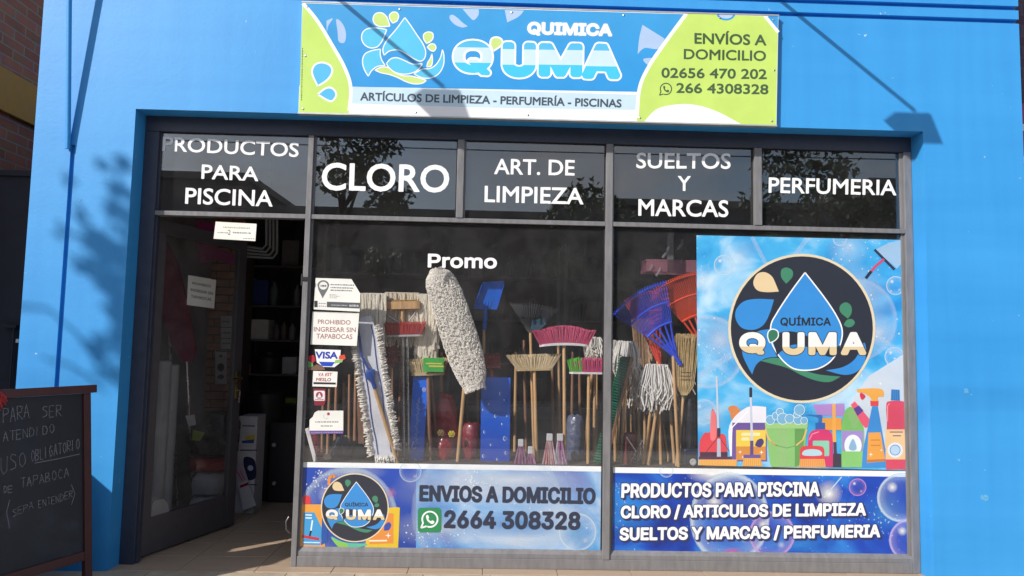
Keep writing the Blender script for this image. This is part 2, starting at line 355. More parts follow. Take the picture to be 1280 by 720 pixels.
class Art:
    "flat printed shapes laid on a plane, each later shape a hair above the earlier ones"
    def __init__(s, place, step=.000007, lift=.0004, clip=None, fade=0.): s.v = []; s.f = []; s.c = []; s.place = place; s.z = lift; s.step = step; s.clip = clip; s.fade = fade
    def up(s, k=1): s.z += s.step*k
    def put(s, p2, fs, cols):
        if s.clip:
            nv, nf, nc = [], [], []
            for f in fs:
                P = [(p2[i][0], p2[i][1], cols[i] if isinstance(cols, list) else cols) for i in f]
                for k in range(len(s.clip)):
                    ax, ay = s.clip[k]; bx, by = s.clip[(k+1) % len(s.clip)]; O = []
                    side = lambda p: (bx-ax)*(p[1]-ay)-(by-ay)*(p[0]-ax)
                    for i in range(len(P)):
                        p, q = P[i], P[(i+1) % len(P)]; a_, b_ = side(p), side(q)
                        if a_ >= 0: O.append(p)
                        if (a_ >= 0) != (b_ >= 0):
                            t = a_/(a_-b_); O.append((p[0]+(q[0]-p[0])*t, p[1]+(q[1]-p[1])*t, tuple(u+(v-u)*t for u, v in zip(p[2], q[2]))))
                    P = O
                    if not P: break
                if len(P) > 2:
                    nf.append(tuple(range(len(nv), len(nv)+len(P)))); nv += [p[:2] for p in P]; nc += [p[2] for p in P]
            p2, fs, cols = nv, nf, nc
        b = len(s.v)
        for x, y in p2: s.v.append(s.place(x, y, s.z))
        for f in fs:
            s.f.append(tuple(b+i for i in f))
            for i in f: s.c.append(cols[i] if isinstance(cols, list) else cols)
        s.up()
    def col(s, c, a=1.0):
        q = hexc(c, .84) if isinstance(c, str) else c; return (*(v+(w-v)*s.fade for v, w in zip(q, (.55, .62, .72))), a)
    def poly(s, pts, c, a=1.0):
        t = tessellate_polygon([[Vector((p[0], p[1], 0)) for p in pts]]); s.put([p[:2] for p in pts], t, s.col(c, a))
    def vgrad(s, pts, ctop, cbot, a=1.0):
        pts = [p[:2] for p in pts]; y0 = min(p[1] for p in pts); y1 = max(p[1] for p in pts); A, B = s.col(ctop, a), s.col(cbot, a)
        cols = [tuple(A[k]+(B[k]-A[k])*((p[1]-y0)/(y1-y0)) for k in range(4)) for p in pts]
        s.put(pts, tessellate_polygon([[Vector((p[0], p[1], 0)) for p in pts]]), cols)
    def curve(s, pts, c, a=1.0, line=None, lw=1.0, seg=5):
        q = smooth_path(pts, seg)
        if c: s.poly(q, c, a)
        if line: s.stroke(q, line, lw, closed=True)
    def stroke(s, pts, c, w, closed=False, a=1.0):
        q = []; n = len(pts)
        for i in range(n):                      # soften sharp corners so the line keeps its width round them
            p, a_, b_ = pts[i], pts[i-1], pts[(i+1) % n]
            if not closed and i in (0, n-1): q.append(p[:2]); continue
            d1 = (p[0]-a_[0], p[1]-a_[1]); d2 = (b_[0]-p[0], b_[1]-p[1]); l1, l2 = math.hypot(*d1), math.hypot(*d2)
            if l1 < 1e-6 or l2 < 1e-6: continue
            if (d1[0]*d2[0]+d1[1]*d2[1])/(l1*l2) < .75:
                k1 = min(.02*w, l1*.3)/l1; k2 = min(.02*w, l2*.3)/l2
                q += [(p[0]-d1[0]*k1, p[1]-d1[1]*k1), (p[0]+d2[0]*k2, p[1]+d2[1]*k2)]
            else: q.append(p[:2])
        pts = q
        n = len(pts); vs = []; fs = []
        if n < 2: return
        for i in range(n):
            p0 = pts[i-1] if (i or closed) else pts[0]; p2 = pts[(i+1) % n] if (i < n-1 or closed) else pts[-1]
            dx, dy = p2[0]-p0[0], p2[1]-p0[1]; l = math.hypot(dx, dy) or 1
            nx, ny = -dy/l*w/2, dx/l*w/2; x, y = pts[i][:2]; vs += [(x+nx, y+ny), (x-nx, y-ny)]
        for i in range(n if closed else n-1):
            j = (i+1) % n; fs.append((2*i, 2*j, 2*j+1, 2*i+1))
        s.put(vs, fs, s.col(c, a))
    def rect(s, x0, y0, x1, y1, c, a=1.0, slope=0.0): s.poly([(x0, y0), (x1, y0+(x1-x0)*slope), (x1, y1+(x1-x0)*slope), (x0, y1)], c, a)
    def rrect(s, x0, y0, x1, y1, r, c, a=1.0):
        p = circ(x1-r, y0+r, r, n=5, a0=-90, a1=0)+circ(x1-r, y1-r, r, n=5, a0=0, a1=90)+circ(x0+r, y1-r, r, n=5, a0=90, a1=180)+circ(x0+r, y0+r, r, n=5, a0=180, a1=270); s.poly(p, c, a)
    def disc(s, cx, cy, r, rings, ry=None, n=32):
        "rings: list of (fraction, colour, alpha) from the centre out"
        ry = ry or r; vs = [(cx, cy)]; cols = [s.col(rings[0][1], rings[0][2])]
        for fr, c, a in rings[1:]:
            vs += circ(cx, cy, r*fr, ry*fr, n); cols += [s.col(c, a)]*n
        fs = [(0, 1+i, 1+(i+1) % n) for i in range(n)]
        for k in range(len(rings)-2):
            b = 1+k*n; fs += [(b+i, b+n+i, b+n+(i+1) % n, b+(i+1) % n) for i in range(n)]
        s.put(vs, fs, cols)
    def bubble(s, cx, cy, r, k=1.0, c='#dff2ff', ry=None):
        s.disc(cx, cy, r, [(0, c, .02*k), (.6, c, .06*k), (.86, c, .25*k), (.95, c, .75*k), (1, c, .35*k)], ry)
        s.disc(cx-r*.38, cy-r*.42, r*.24, [(0, '#ffffff', .85*k), (1, '#ffffff', 0)])
        s.disc(cx+r*.4, cy+r*.45, r*.18, [(0, '#ffffff', .45*k), (1, '#ffffff', 0)])
    def glow(s, cx, cy, r, a=.8, c='#ffffff', ry=None): s.disc(cx, cy, r, [(0, c, a), (.35, c, a*.5), (1, c, 0)], ry, n=24)
    def star(s, cx, cy, r, c='#ffffff'):
        s.poly([(cx+(r if i % 2 == 0 else r*.22)*math.cos(R(45*i)), cy+(r if i % 2 == 0 else r*.22)*math.sin(R(45*i))) for i in range(8)], c)
    def text(s, txt, tl, tr, bl, c, off=0.0, a=1.0, bands=None, grow=0.0, sans=False):
        "letters fitted to a slanted box; off thickens the strokes (share of the letter height), inside the box"
        vs, fs, loops = glyphs(txt, sans)
        ux, uy = tr[0]-tl[0], tr[1]-tl[1]; vx, vy = bl[0]-tl[0], bl[1]-tl[1]
        lu, lv = math.hypot(ux, uy), math.hypot(vx, vy); e = off*lv; gu, gv = e/lu, e/lv
        X = lambda u, v: (tl[0]+ux*(u*(1-2*gu)+gu)+vx*(v*(1-2*gv)+gv), tl[1]+uy*(u*(1-2*gu)+gu)+vy*(v*(1-2*gv)+gv))
        e += grow; Pv = [X(*p) for p in vs]
        Pv, fs = fatten(Pv, loops, max(e, .01))
        if not bands: s.put(Pv, fs, s.col(c, a)); return
        F = [(Pv, fs)]
        old = s.clip; lo = -.3
        for lim, cc in bands:
            hi = min(lim, 1.3); E = lambda u, v: (tl[0]+ux*u+vx*v, tl[1]+uy*u+vy*v); s.clip = [E(-.3, lo), E(1.3, lo), E(1.3, hi), E(-.3, hi)]
            for vv, ff in F: s.put(vv, ff, s.col(cc, a))
            lo = hi
        s.clip = old; s.up()
    def build(s, name, m, parent=None, label=None):
        me = bpy.data.meshes.new(name); o = ORG[parent.name] if parent is not None else Vector((0, 0, 0))
        me.from_pydata([v-o for v in s.v], [], s.f); me.materials.append(m)
        at_ = me.color_attributes.new('ink', 'FLOAT_COLOR', 'CORNER'); at_.data.foreach_set('color', [x for c in s.c for x in c])
        ob = bpy.data.objects.new(name, me); COL.objects.link(ob)
        if parent is not None: ob.parent = parent
        ORG[ob.name] = o; tag(ob, label); return ob
def facing(Y): return lambda x, y, z: at(x, y, Y) + Vector((0, -z, 0))
def lit(txt, tl, tr, bl, Y, name, label, off=.0, cat='lettering', group=None, m=None, sans=False):
    a = Art(facing(Y)); a.text(txt, tl, tr, bl, '#ffffff', off, sans=sans)
    c = sum(a.v, Vector())/len(a.v); a.v = [v-c for v in a.v]; o = a.build(name, m or M_INK); o.location = c; ORG[o.name] = c
    return tag(o, label, cat, group)
def sheet(mb_pts, Y, th=.0008):
    "a thin card or film with corners at photo pixels on plane Y, its back at Y"
    m = MB(); m.slab([at(x, y, Y) for x, y in mb_pts], Vector((0, -th, 0))); return m

# ================================================================== SETTING
def px_x(px, py, Y): return at(px, py, Y).x
def px_z(px, py, Y): return at(px, py, Y).z
GY = .158                                   # outer face of the shop glass
# ground, street
M_PAVE = mat('beige_cement_tile', (.44, .36, .265), .75, ns=4, amt=.32, bump=.0008, bscale=90)
M_ENTR = mat('tan_ceramic_tile', (.42, .31, .22), .45, ns=5, amt=.14, bump=.0004, bscale=60, stretch=(.5, 3, 1))
M_ASPH = mat('asphalt', (.10, .098, .095), .9, ns=30, amt=.25, bump=.004, bscale=120)
g = MB(); g.box((-90, -120, -.30), (90, 60, -.17)); tag(g.build('ground', mat('dry_soil', (.22, .19, .14), .95, ns=2, amt=.3)), kind='structure')
g = MB(); g.box((-60, -10.2, -.17), (60, -4.9, -.15)); tag(g.build('road', M_ASPH), kind='structure')
g = MB(); g.box((-60, -4.75, -.169), (60, .25, -.012)); pave = tag(g.build('pavement', mat('cement_screed', (.46, .41, .34), .85)), kind='structure')
g = MB(); g.box((-60, -4.9, -.168), (60, -4.75, -.006), .012); g.build('kerb', mat('concrete_kerb', (.36, .35, .33), .85), pave)
g = MB(); g.box((-60, -13.2, -.169), (60, -10.2, -.02)); tag(g.build('far_pavement', mat('grey_far_tile', (.38, .36, .33), .9)), kind='structure')
def tile_mesh(sx, sy, th, m, bev=.003):
    t = MB(); t.box((0, 0, -th), (sx, sy, 0), bev); me_o = t.build('tile', m); me = me_o.data; bpy.data.objects.remove(me_o); return me
tm = tile_mesh(.396, .396, .011, M_PAVE)
for i in range(-9, 10):
    for j in range(3):
        o = bpy.data.objects.new('tile', tm); COL.objects.link(o); o.parent = pave; o.location = (i*.4+.03, -.4*(j+1)+.02, -.001 - .0006*((i*7+j*3) % 3))
# the step and floor inside the door, then the shop floor
g = MB(); g.box((-3.0, .02, -.16), (3.35, 5.2, -.012)); flo = tag(g.build('floor', mat('dark_grout', (.24, .19, .145), .9)), kind='structure')
te = tile_mesh(.4475, .2975, .011, M_ENTR)
for i in range(-6, 8):
    for j in range(17):
        if i > 1 and j > 2: continue
        o = bpy.data.objects.new('tile', te); COL.objects.link(o); o.parent = flo; o.location = (i*.45-.02, .3*j+.024, -.0005*((i*5+j*3) % 3))

# ------------------------------------------------------------------ the shop building
shop = thing('shop_building', 'bright blue rendered shop front with a wide recessed window and door opening', 'building', (0, .1, 0))
def relief(xs, zs, depth, back, name, m, parent):
    "wall sheet of cells; depth(i,k) gives how far each cell lies back, None is an opening through to 'back'"
    V = {}; vs = []; fs = []
    def vid(x, y, z):
        k = (round(x, 5), round(y, 5), round(z, 5))
        if k not in V: V[k] = len(vs); vs.append(Vector((x, y, z)))
        return V[k]
    nx, nz = len(xs)-1, len(zs)-1
    D = [[depth(i, k) for k in range(nz)] for i in range(nx)]
    def dd(i, k):
        if i < 0 or k < 0 or i >= nx or k >= nz: return back
        return back if D[i][k] is None else D[i][k]
    for i in range(nx):
        for k in range(nz):
            x0, x1, z0, z1 = xs[i], xs[i+1], zs[k], zs[k+1]; d = D[i][k]
            if d is not None:
                fs.append((vid(x0, d, z0), vid(x1, d, z0), vid(x1, d, z1), vid(x0, d, z1)))
                fs.append((vid(x0, back, z0), vid(x0, back, z1), vid(x1, back, z1), vid(x1, back, z0)))
            d = dd(i, k)
            for (ii, kk, a, b) in ((i-1, k, (x0, z0), (x0, z1)), (i, k-1, (x0, z0), (x1, z0)), (i+1, k, (x1, z0), (x1, z1)), (i, k+1, (x0, z1), (x1, z1))):
                e = dd(ii, kk)
                if e > d + 1e-6: fs.append((vid(a[0], d, a[1]), vid(b[0], d, b[1]), vid(b[0], e, b[1]), vid(a[0], e, a[1])))
    b = MB(); b.add(vs, fs); return b.build(name, m, parent)
XL, XR, ZT = -2.215, 2.701, 2.765
xs = [-2.8165, -2.592, -2.565, XL, XR, 3.345]; zs = [-.01, 2.53, ZT, 3.490, 3.519, 3.578, 3.607, 5.0]
def dep(i, k):
    if i == 3 and k <= 1: return None
    if k in (3, 5): return .03
    if i == 1 and k == 0: return .022
    return 0.0
relief(xs, zs, dep, .22, 'facade_wall', M_WALL, shop)
M_IN = mat('dull_interior_paint', (.30, .28, .29), .8, ns=3, amt=.2)
g = MB(); g.box((-2.8165, .222, -.01), (-2.62, 5.2, 3.2)); g.build('side_wall', M_WALL, shop)
g = MB(); g.box((3.15, .222, -.01), (3.345, 5.2, 3.2)); g.build('side_wall', M_WALL, shop)
g = MB(); g.box((-2.62, 5.0, -.01), (3.15, 5.2, 3.2)); g.build('back_wall', M_IN, shop)
g = MB(); g.box((-2.62, .222, 3.0), (3.15, 5.0, 3.2)); g.build('ceiling', mat('grey_ceiling', (.22, .21, .22), .9), shop)
g = MB(); g.box((-2.618, .224, 0), (-2.60, 4.99, 2.995)); g.build('inner_wall', M_IN, shop)
g = MB(); g.box((3.13, .224, 0), (3.148, 4.99, 2.995)); g.build('inner_wall', M_IN, shop)
# frame members (front faces at y=.13)
def vmem(xc, w, z0, z1, name='mullion', y0=.127, y1=.20, bead=True):
    b = MB(); b.box((xc-w/2, y0, z0), (xc+w/2, y1, z1), .002); b.build(name, M_FRAME, shop)
    return xc-w/2, xc+w/2
ZTB = (px_z(375, 273, .13), px_z(375, 267.5, .13))       # transom bar
ztb0, ztb1 = ZTB
ZG = 2.667                                               # top of glass
XJL = px_x(197, 200, .13); XJR = px_x(1131, 250, .13)
m1 = (px_x(385.0, 200, .13), px_x(391.5, 200, .13)); m2 = (px_x(571, 230, .13), px_x(579.5, 230, .13)); m3 = (px_x(757.5, 230, .13), px_x(766, 230, .13)); m4 = (px_x(943, 235, .13), px_x(952, 235, .13))
b = MB(); b.box((XL+.001, .13, .0), (XJL, .205, ZG-.001), .003); b.box((XJL-.03, .15, .0), (XJL+.012, .19, ZG-.001), .002); b.build('left_jamb', M_FRAME_SHADE, shop)
b = MB(); b.box((XJR, .13, .0), (XR-.001, .205, ZG-.001), .003); b.build('right_jamb', M_FRAME, shop)
b = MB(); b.box((XJR-.02, .148, .10), (XJR, .168, ZG-.002), .002); b.build('bead', M_FRAME, shop)
b = MB(); b.box((XL+.001, .131, ZG), (XR-.001, .205, ZT-.001), .003); b.build('head_rail', M_FRAME_SHADE, shop)
for (a, c), z0, z1 in ((m1, 0, ZG-.001), (m2, ztb1+.001, ZG-.001), (m3, .0625, ZG-.001), (m4, ztb1+.001, ZG-.001)):
    b = MB(); b.box((a, .124, z0), (c, .205, z1), .002); b.build('mullion', M_FRAME, shop)
    b = MB(); b.box((c, .150, max(z0, .10)), (c+.012, .168, z1), .001); b.build('bead', M_FRAME, shop)
def spans(*cuts):
    return list(zip(cuts[::2], cuts[1::2]))
for a, c in spans(XJL+.001, m1[0]-.001, m1[1]+.001, m3[0]-.001, m3[1]+.001, XJR-.001):
    b = MB(); b.box((a, .130, ztb0), (c, .20, ztb1), .002); b.build('transom_bar', M_FRAME, shop)
b = MB()
for a, c in spans(m1[1]+.001, XJR-.001):
    b.box((a, .128, .0), (c, .21, .062), .003)
b.build('bottom_rail', M_FRAME, shop)
for a, c in spans(m1[1]+.001, m3[0]-.001, m3[1]+.001, XJR-.001):
    b = MB()
    b.slab([Vector((a, .134, .063)), Vector((a, .20, .063)), Vector((a, .20, .112)), Vector((a, .1545, .112)), Vector((a, .134, .088))], Vector((c-a, 0, 0)))
    b.build('sill', M_FRAME, shop)
# panes
def pane(x0, x1, z0, z1, m, name='pane', y=GY):
    b = MB(); b.box((x0, y, z0), (x1, y+.005, z1)); o = b.build(name, m, shop); b = MB(); w_ = .006     # black glazing rubber round the pane
    V = [Vector((x, y-.0035 if f else y-.0002, z)) for f in (0, 1) for x, z in ((x0, z0), (x1, z0), (x1, z1), (x0, z1), (x0+w_, z0+w_), (x1-w_, z0+w_), (x1-w_, z1-w_), (x0+w_, z1-w_))]
    F_ = [(8+i, 8+(i+1) % 4, 12+(i+1) % 4, 12+i) for i in range(4)]+[(i+4, 4+(i+1) % 4, 12+(i+1) % 4, 12+i) for i in range(4)]+[(i, (i+1) % 4, 8+(i+1) % 4, 8+i) for i in range(4)]
    b.add(V, F_); b.build('gasket', M_BLACK, shop); return o
pane(XJL+.002, m1[0]-.002, ztb1, ZG, M_GLASST); pane(m1[1]+.002, m2[0]-.002, ztb1, ZG, M_GLASST); pane(m2[1]+.002, m3[0]-.002, ztb1, ZG, M_GLASST)
pane(m3[1]+.002, m4[0]-.002, ztb1, ZG, M_GLASST); pane(m4[1]+.002, XJR-.002, ztb1, ZG, M_GLASST)
pane(m1[1]+.002, m3[0]-.002, .10, ztb0, M_GLASS); pane(m3[1]+.002, XJR-.002, .10, ztb0, M_GLASS)
# hinge knuckles and a latch keep on the first mullion
for z in (1.75,):
    b = MB(); b.tube([(m1[0]-.004, .13, z-.04), (m1[0]-.004, .13, z+.03)], .008); b.box((m1[0]-.002, .116, z-.01), (m1[0]+.03, .125, z+.012)); b.build('latch_keep', M_BLACK, shop)
b = MB(); b.tube([at(361, 646, .12), at(357.5, 652, .11), at(358, 662, .11), at(362, 666, .12)], .005, 6); b.build('hook', M_DOOR, shop, smooth=True)

# ---- door leaf swung inwards, a part of the building
H = Vector((-2.165, .215, 0)); Dd = (floor_ := None)
def fl(px, py, z=0):
    d = ray(px, py); return CAM + d*((z-CAM.z)/d.z)
H = Vector((-2.163, .225, .0)); E1 = fl(289, 657); du = (E1-H); du.z = 0; DW = .90; du.normalize(); dn = Vector((du.y, -du.x, 0)); UZ = Vector((0, 0, 1))
DH = ztb0-.012
def dbox(mb, u0, u1, z0, z1, t0=-.02, t1=.02, bev=.002):
    c = H + du*((u0+u1)/2) + dn*((t0+t1)/2) + UZ*((z0+z1)/2); return mb.obox(c, du*((u1-u0)/2), dn*((t1-t0)/2), UZ*((z1-z0)/2), bev)
b = MB(); dbox(b, 0, .085, .012, DH); dbox(b, DW-.085, DW, .012, DH); dbox(b, .0855, DW-.0855, .012, .235, -.018, .018); dbox(b, .0855, DW-.0855, DH-.09, DH, -.018, .018)
door = b.build('door', M_DOOR, shop)
def dchild(b, name, m, **k):
    o = b.build(name, m, None, **k); me = o.data; o.parent = door; me.transform(Matrix.Translation(-ORG[shop.name])); return o
ORG[door.name] = ORG[shop.name]
b = MB(); dbox(b, .086, DW-.086, .236, DH-.091, -.003, .003, 0); b.build('door_pane', M_GLASSD, door)
hz = 1.03; hp = H + du*(DW-.045) + dn*.02 + UZ*hz
b = MB(); b.obox(hp+dn*.003, du*.018, dn*.003, UZ*.10, .002); b.tube([hp+UZ*.05, hp+UZ*.05+dn*.045, hp+UZ*.05+dn*.05-du*.015, hp+UZ*.05+dn*.05-du*.11], .008, 8); b.tube([hp-UZ*.04, hp-UZ*.04+dn*.012], .009, 10)
b.build('door_handle', mat('worn_brass', (.45, .33, .14), .3, .9), door, smooth=True)
b = MB()
b.tube([hp-UZ*.04+dn*.012, hp-UZ*.04+dn*.03], .0025, 6); b.tube([hp-UZ*.045+dn*.03, hp-UZ*.13+dn*.032-du*.01], .005, 6)
b.build('key', M_STEEL, door)
def on_door(px, py, off=.006): return on_plane(px, py, H+dn*off, dn)
# round pale scrape left on the door glass
pts = [(193, 626), (199, 624.5), (205, 624), (210, 630), (211, 638), (209, 648), (204, 654), (197, 657), (190, 658), (188.5, 650), (189, 638), (190, 631)]
b = MB(); b.slab([on_door(x, y, .0035) for x, y in pts], dn*.0006)
single(b, 'sticker_residue', mat('old_adhesive', (.30, .29, .28), .9), 'round pale patch of old sticker glue low on the open door glass', 'sticker')

for (x, y, r_) in ((1231, 622, .030), (1208, 489, .018), (1199, 575, .010), (100, 250, .012)):
    q = at(x, y, 0); b = MB(); rr = random.Random(x); pp = [Vector((q.x+math.cos(k*.63)*r_*rr.uniform(.6, 1.1), .0005, q.z+math.sin(k*.63)*r_*rr.uniform(.5, 1.0))) for k in range(10)]; b.slab(pp, Vector((0, -.0018, 0))); b.build('filler_patch', mat('pale_blue_filler', (.10, .36, .62), .8, ns=60, amt=.35, bump=.004), shop)
# ---- conduit down the left end of the wall, floodlight arms above the sign
b = MB(); b.tube([(-2.60, -.016, 2.50), (-2.60, -.022, 2.6), (-2.605, -.10, 3.45), (-2.61, -.215, 4.7), (-2.61, 0, 4.85)], .0145, 10)
single(b, 'conduit', M_WALL, 'blue painted pipe leaning away from the left end of the shop wall', 'pipe', smooth=True)
ARM = .88
for (px, py, lab) in ((1143, 138, 'floodlight on the long arm above the right end of the shop wall'), (562, 117, 'floodlight on the long arm above the shop sign')):
    tip_sh = at(px, py, 0); root = Vector((tip_sh.x-1.15*ARM, 0, tip_sh.z+(-SUN.z/SUN.y)*ARM))
    t = thing('sign_floodlight', lab, 'lamp', root, 'floodlights over the shop front')
    b = MB(); b.tube([root, root+Vector((0, -ARM, 0))], .013, 8); b.obox(root+Vector((0, -.004, 0)), Vector((.05, 0, 0)), Vector((0, .004, 0)), Vector((0, 0, .05)), .002); b.build('arm', M_STEEL, t, smooth=True)
    e = root+Vector((0, -ARM, 0))
    b = MB(); b.add([e+Vector(v) for v in ((-.125, .0, -.015), (.095, .0, -.015), (.095, -.012, -.015), (-.125, -.012, -.015),
                                       (-.085, .10, -.165), (.145, .10, -.165), (.145, -.03, -.185), (-.085, -.03, -.185))],
                     [(0,1,2,3), (4,7,6,5), (0,4,5,1), (1,5,6,2), (2,6,7,3), (3,7,4,0)]); b.build('lamp_head', M_BLACK, t)
    b = MB(); b.tube([e+Vector((.08, 0, -.02)), e+Vector((.105, .0, -.05)), e+Vector((.085, .02, -.08))], .006, 6); b.build('bracket', M_STEEL, t)

# ------------------------------------------------------------------ neighbours
left = thing('brick_building', 'brown brick building with an ochre band seen past the left corner of the shop', 'building', (-4, 3, 0))
XN = -3.55
zy0, zy1 = atx(20, 148, XN).z, atx(20, 96, XN).z
M_BR = brick_mat('brown_brick', hexc('#c8806a'), hexc('#a86a56'), hexc('#ae9a8c'), 'Y')
b = MB(); b.box((-9, -.5, -.16), (XN, 9, zy0)); b.build('lower_wall', M_BR, left)  # unseen front added to walls and band so they shade the gate
b = MB(); b.box((-9, -.52, zy0+.001), (XN+.03, 9, zy1)); b.build('band', mat('ochre_paint', (.50, .25, .035), .7), left)
b = MB(); b.box((-9, -.5, zy1+.001), (XN, 9, 6.4)); b.build('upper_wall', M_BR, left)
zg = px_z(20, 213, .45)
b = MB(); b.box((XN+.001, .45, -.01), (-2.818, .48, zg), .003); 
gt = thing('sheet_gate', 'dark grey sheet metal gate closing the gap left of the shop', 'gate', (-3.2, .46, 0))
M_GATE = mat('gate_paint', (.033, .033, .042), .6, ns=6, amt=.2)
b.build('panel', M_GATE, gt)
b = MB(); b.box((XN+.001, .43, zg-.04), (-2.818, .448, zg-.002), .002); b.box((-2.87, .43, 0), (-2.83, .448, zg-.041), .002); b.build('gate_frame', M_GATE, gt)
p = at(16, 408, .44)
b = MB(); b.obox(p+Vector((0, -.02, 0)), Vector((.045, 0, 0)), Vector((0, .02, 0)), Vector((0, 0, .009)), .002); b.tube([p+Vector((.02, -.02, 0)), p+Vector((.02, -.02, -.5))], .008, 8); b.build('bolt', M_GATE, gt)
b = MB(); b.obox(at(22, 426, .425), Vector((.011, 0, 0)), Vector((0, .003, 0)), Vector((0, 0, .012)), .001); b.build('tag', M_WHITE, gt)
right = thing('brick_neighbour', 'purplish brick wall just past the right corner of the shop', 'building', (5, 3, 0))
b = MB(); b.box((3.38, .25, -.16), (9, 9, 5.6)); b.build('wall', brick_mat('purple_brick', hexc('#6a4a5c'), hexc('#5a4050'), hexc('#6b5a66')), right)
sg = thing('neighbour_sign', 'sliver of a white and magenta sign past the right end of the blue wall', 'sign', at(1290, 180, .2))
b = MB(); p0 = at(1277, 240, .2); p1 = at(1277, 128, .2); b.box((3.385, .21, p0.z), (4.9, .24, p1.z), .003); b.build('board', mat('magenta_print', (.32, .05, .16), .5), sg)
for k in range(4):
    zc = p1.z-.03-.11*k; b = MB(); b.box((3.39, .205, zc-.05), (3.50+.02*(k % 2), .2095, zc-.005)); b.build('stripe', M_WHITE, sg)
# unseen low wall added behind the chalkboard to shade the facade's foot
b = MB(); b.box((-2.98, -1.7, -.01), (-2.85, -.002, .97), .004)
single(b, 'added_shade_wall', M_WALL, 'added low blue wall, unseen behind the chalkboard, that shades the foot of the shop wall', 'wall')

# ------------------------------------------------------------------ across the street (seen only as reflections)
M_WIN = mat('dark_window', (.03, .035, .04), .15)
def far_house(x0, x1, h, col, lab, y=-13.2, nwin=3):
    t = thing('street_house', lab, 'house', ((x0+x1)/2, y, 0))
    m = mat('render_'+lab[:12].replace(' ', '_'), col, .85, ns=1.5, amt=.15)
    b = MB(); b.box((x0, y-7, -.16), (x1, y, h)); b.build('walls', m, t)
    b = MB(); b.box((x0-.1, y-7.1, h+.001), (x1+.1, y+.15, h+.18), .01); b.build('roof', mat('parapet_grey', (.2, .19, .18), .9), t)
    w = (x1-x0)/(nwin+.5)
    for k in range(nwin):
        a = x0+w*(k+.4); b = MB(); b.box((a, y+.002, 1.0), (a+w*.55, y+.04, 2.3), .004); b.build('window', M_WIN, t)
    b = MB(); b.box((x1-w*.42, y+.002, -.15), (x1-w*.08, y+.05, 2.1), .004); b.build('door', M_BLACK, t)
far_house(-26, -14.2, 4.6, (.20, .17, .15), 'brown rendered house far along the opposite side of the street')
far_house(-14, -6.2, 5.3, (.14, .13, .14), 'dark grey house across the street to the left')
far_house(-6, 1.4, 4.5, (.17, .13, .11), 'dull brown house right across the street')
far_house(1.6, 9.4, 4.9, (.11, .12, .14), 'slate coloured house across the street to the right')
far_house(9.6, 22, 5.6, (.18, .17, .16), 'tall pale grey house far right across the street')
M_LEAF = mat('green_leaf', (.055, .10, .035), .6, ns=3, amt=.5); M_BARK = mat('bark', (.09, .07, .05), .9, ns=8, amt=.3, bump=.01)
def leaves(mb, c, rad, n, s=.05, rnd=random):
    for _ in range(n):
        while True:
            q = Vector((rnd.uniform(-1, 1), rnd.uniform(-1, 1), rnd.uniform(-1, 1)))
            if q.length < 1: break
        p = Vector(c)+Vector((q.x*rad[0], q.y*rad[1], q.z*rad[2])); a = Vector((rnd.uniform(-1, 1), rnd.uniform(-1, 1), rnd.uniform(-1, 1))).normalized(); b = a.orthogonal().normalized()
        l = s*rnd.uniform(.6, 1.4); mb.add([p-a*l, p+b*l*.45, p+a*l, p-b*l*.45], [(0, 1, 2, 3)])
def tree(x, y, h, lab, n=900, r=1.3, z0=-.02, seed=1):
    rd = random.Random(seed); t = thing('street_tree', lab, 'tree', (x, y, z0))
    b = MB(); b.tube([(x, y, z0), (x+.05, y, h*.35), (x-.05, y+.05, h*.6), (x, y, h*.85)], [.13, .1, .07, .02], 8)
    tips = []
    for k in range(9):
        a = rd.uniform(0, 6.28); z = h*rd.uniform(.35, .7); e = Vector((x+math.cos(a)*r*rd.uniform(.5, 1), y+math.sin(a)*r*rd.uniform(.5, 1), z+h*rd.uniform(.08, .25)))
        b.tube([(x, y, z), (Vector((x, y, z))+e)/2+Vector((0, 0, .1)), e], [.05, .03, .012], 6); tips.append(e)
    b.build('trunk', M_BARK, t, smooth=True)
    b = MB(); rr = rd
    for e in tips: leaves(b, e, (r*.42, r*.42, r*.3), n//9, .09, rr)
    leaves(b, (x, y, h*.88), (r*.6, r*.6, h*.1), n//5, .09, rr)
    b.build('crown', M_LEAF, t, kind='stuff', fix=False)
tree(-3.4, -11.4, 6.6, 'leafy street tree across the road to the left of the shop', 1500, 1.2, seed=3)
tree(2.2, -11.8, 5.4, 'thin street tree across the road facing the shop windows', 900, 1.1, seed=5)
tree(7.5, -11.6, 6.8, 'broad street tree across the road to the right', 1500, 1.6, seed=9)
# kerbside tree whose branch throws the leafy shadow on the left of the wall
rd = random.Random(4); tx, ty = -8.1, -3.2
t = thing('kerb_tree', 'kerbside tree to the left whose branch shades the blue wall', 'tree', (tx, ty, -.02))
b = MB(); b.tube([(tx, ty, -.02), (tx+.1, ty, 3), (tx-.1, ty+.1, 5.2), (tx, ty, 7.4)], [.17, .14, .11, .05], 10)
lf = MB()
def shadow_src(px, py, dist): # the point whose shadow the sun throws on that spot of the wall
    return at(px, py, 0) - SUN*(dist/SUN.y)
clumps = [(148, 238, 11, 9, 60), (141, 262, 9, 10, 60), (118, 300, 15, 13, 130), (140, 318, 17, 15, 170), (112, 332, 16, 12, 120), (136, 352, 16, 16, 150), (147, 385, 12, 16, 110), (150, 425, 9, 22, 90), (122, 436, 12, 17, 70), (78, 290, 6, 10, 14), (102, 270, 6, 12, 20), (150, 470, 8, 18, 60), (155, 205, 8, 10, 50), (128, 205, 9, 7, 30), (85, 225, 7, 12, 12), (130, 462, 12, 14, 30), (165, 300, 15, 60, 260), (160, 380, 14, 50, 260)]
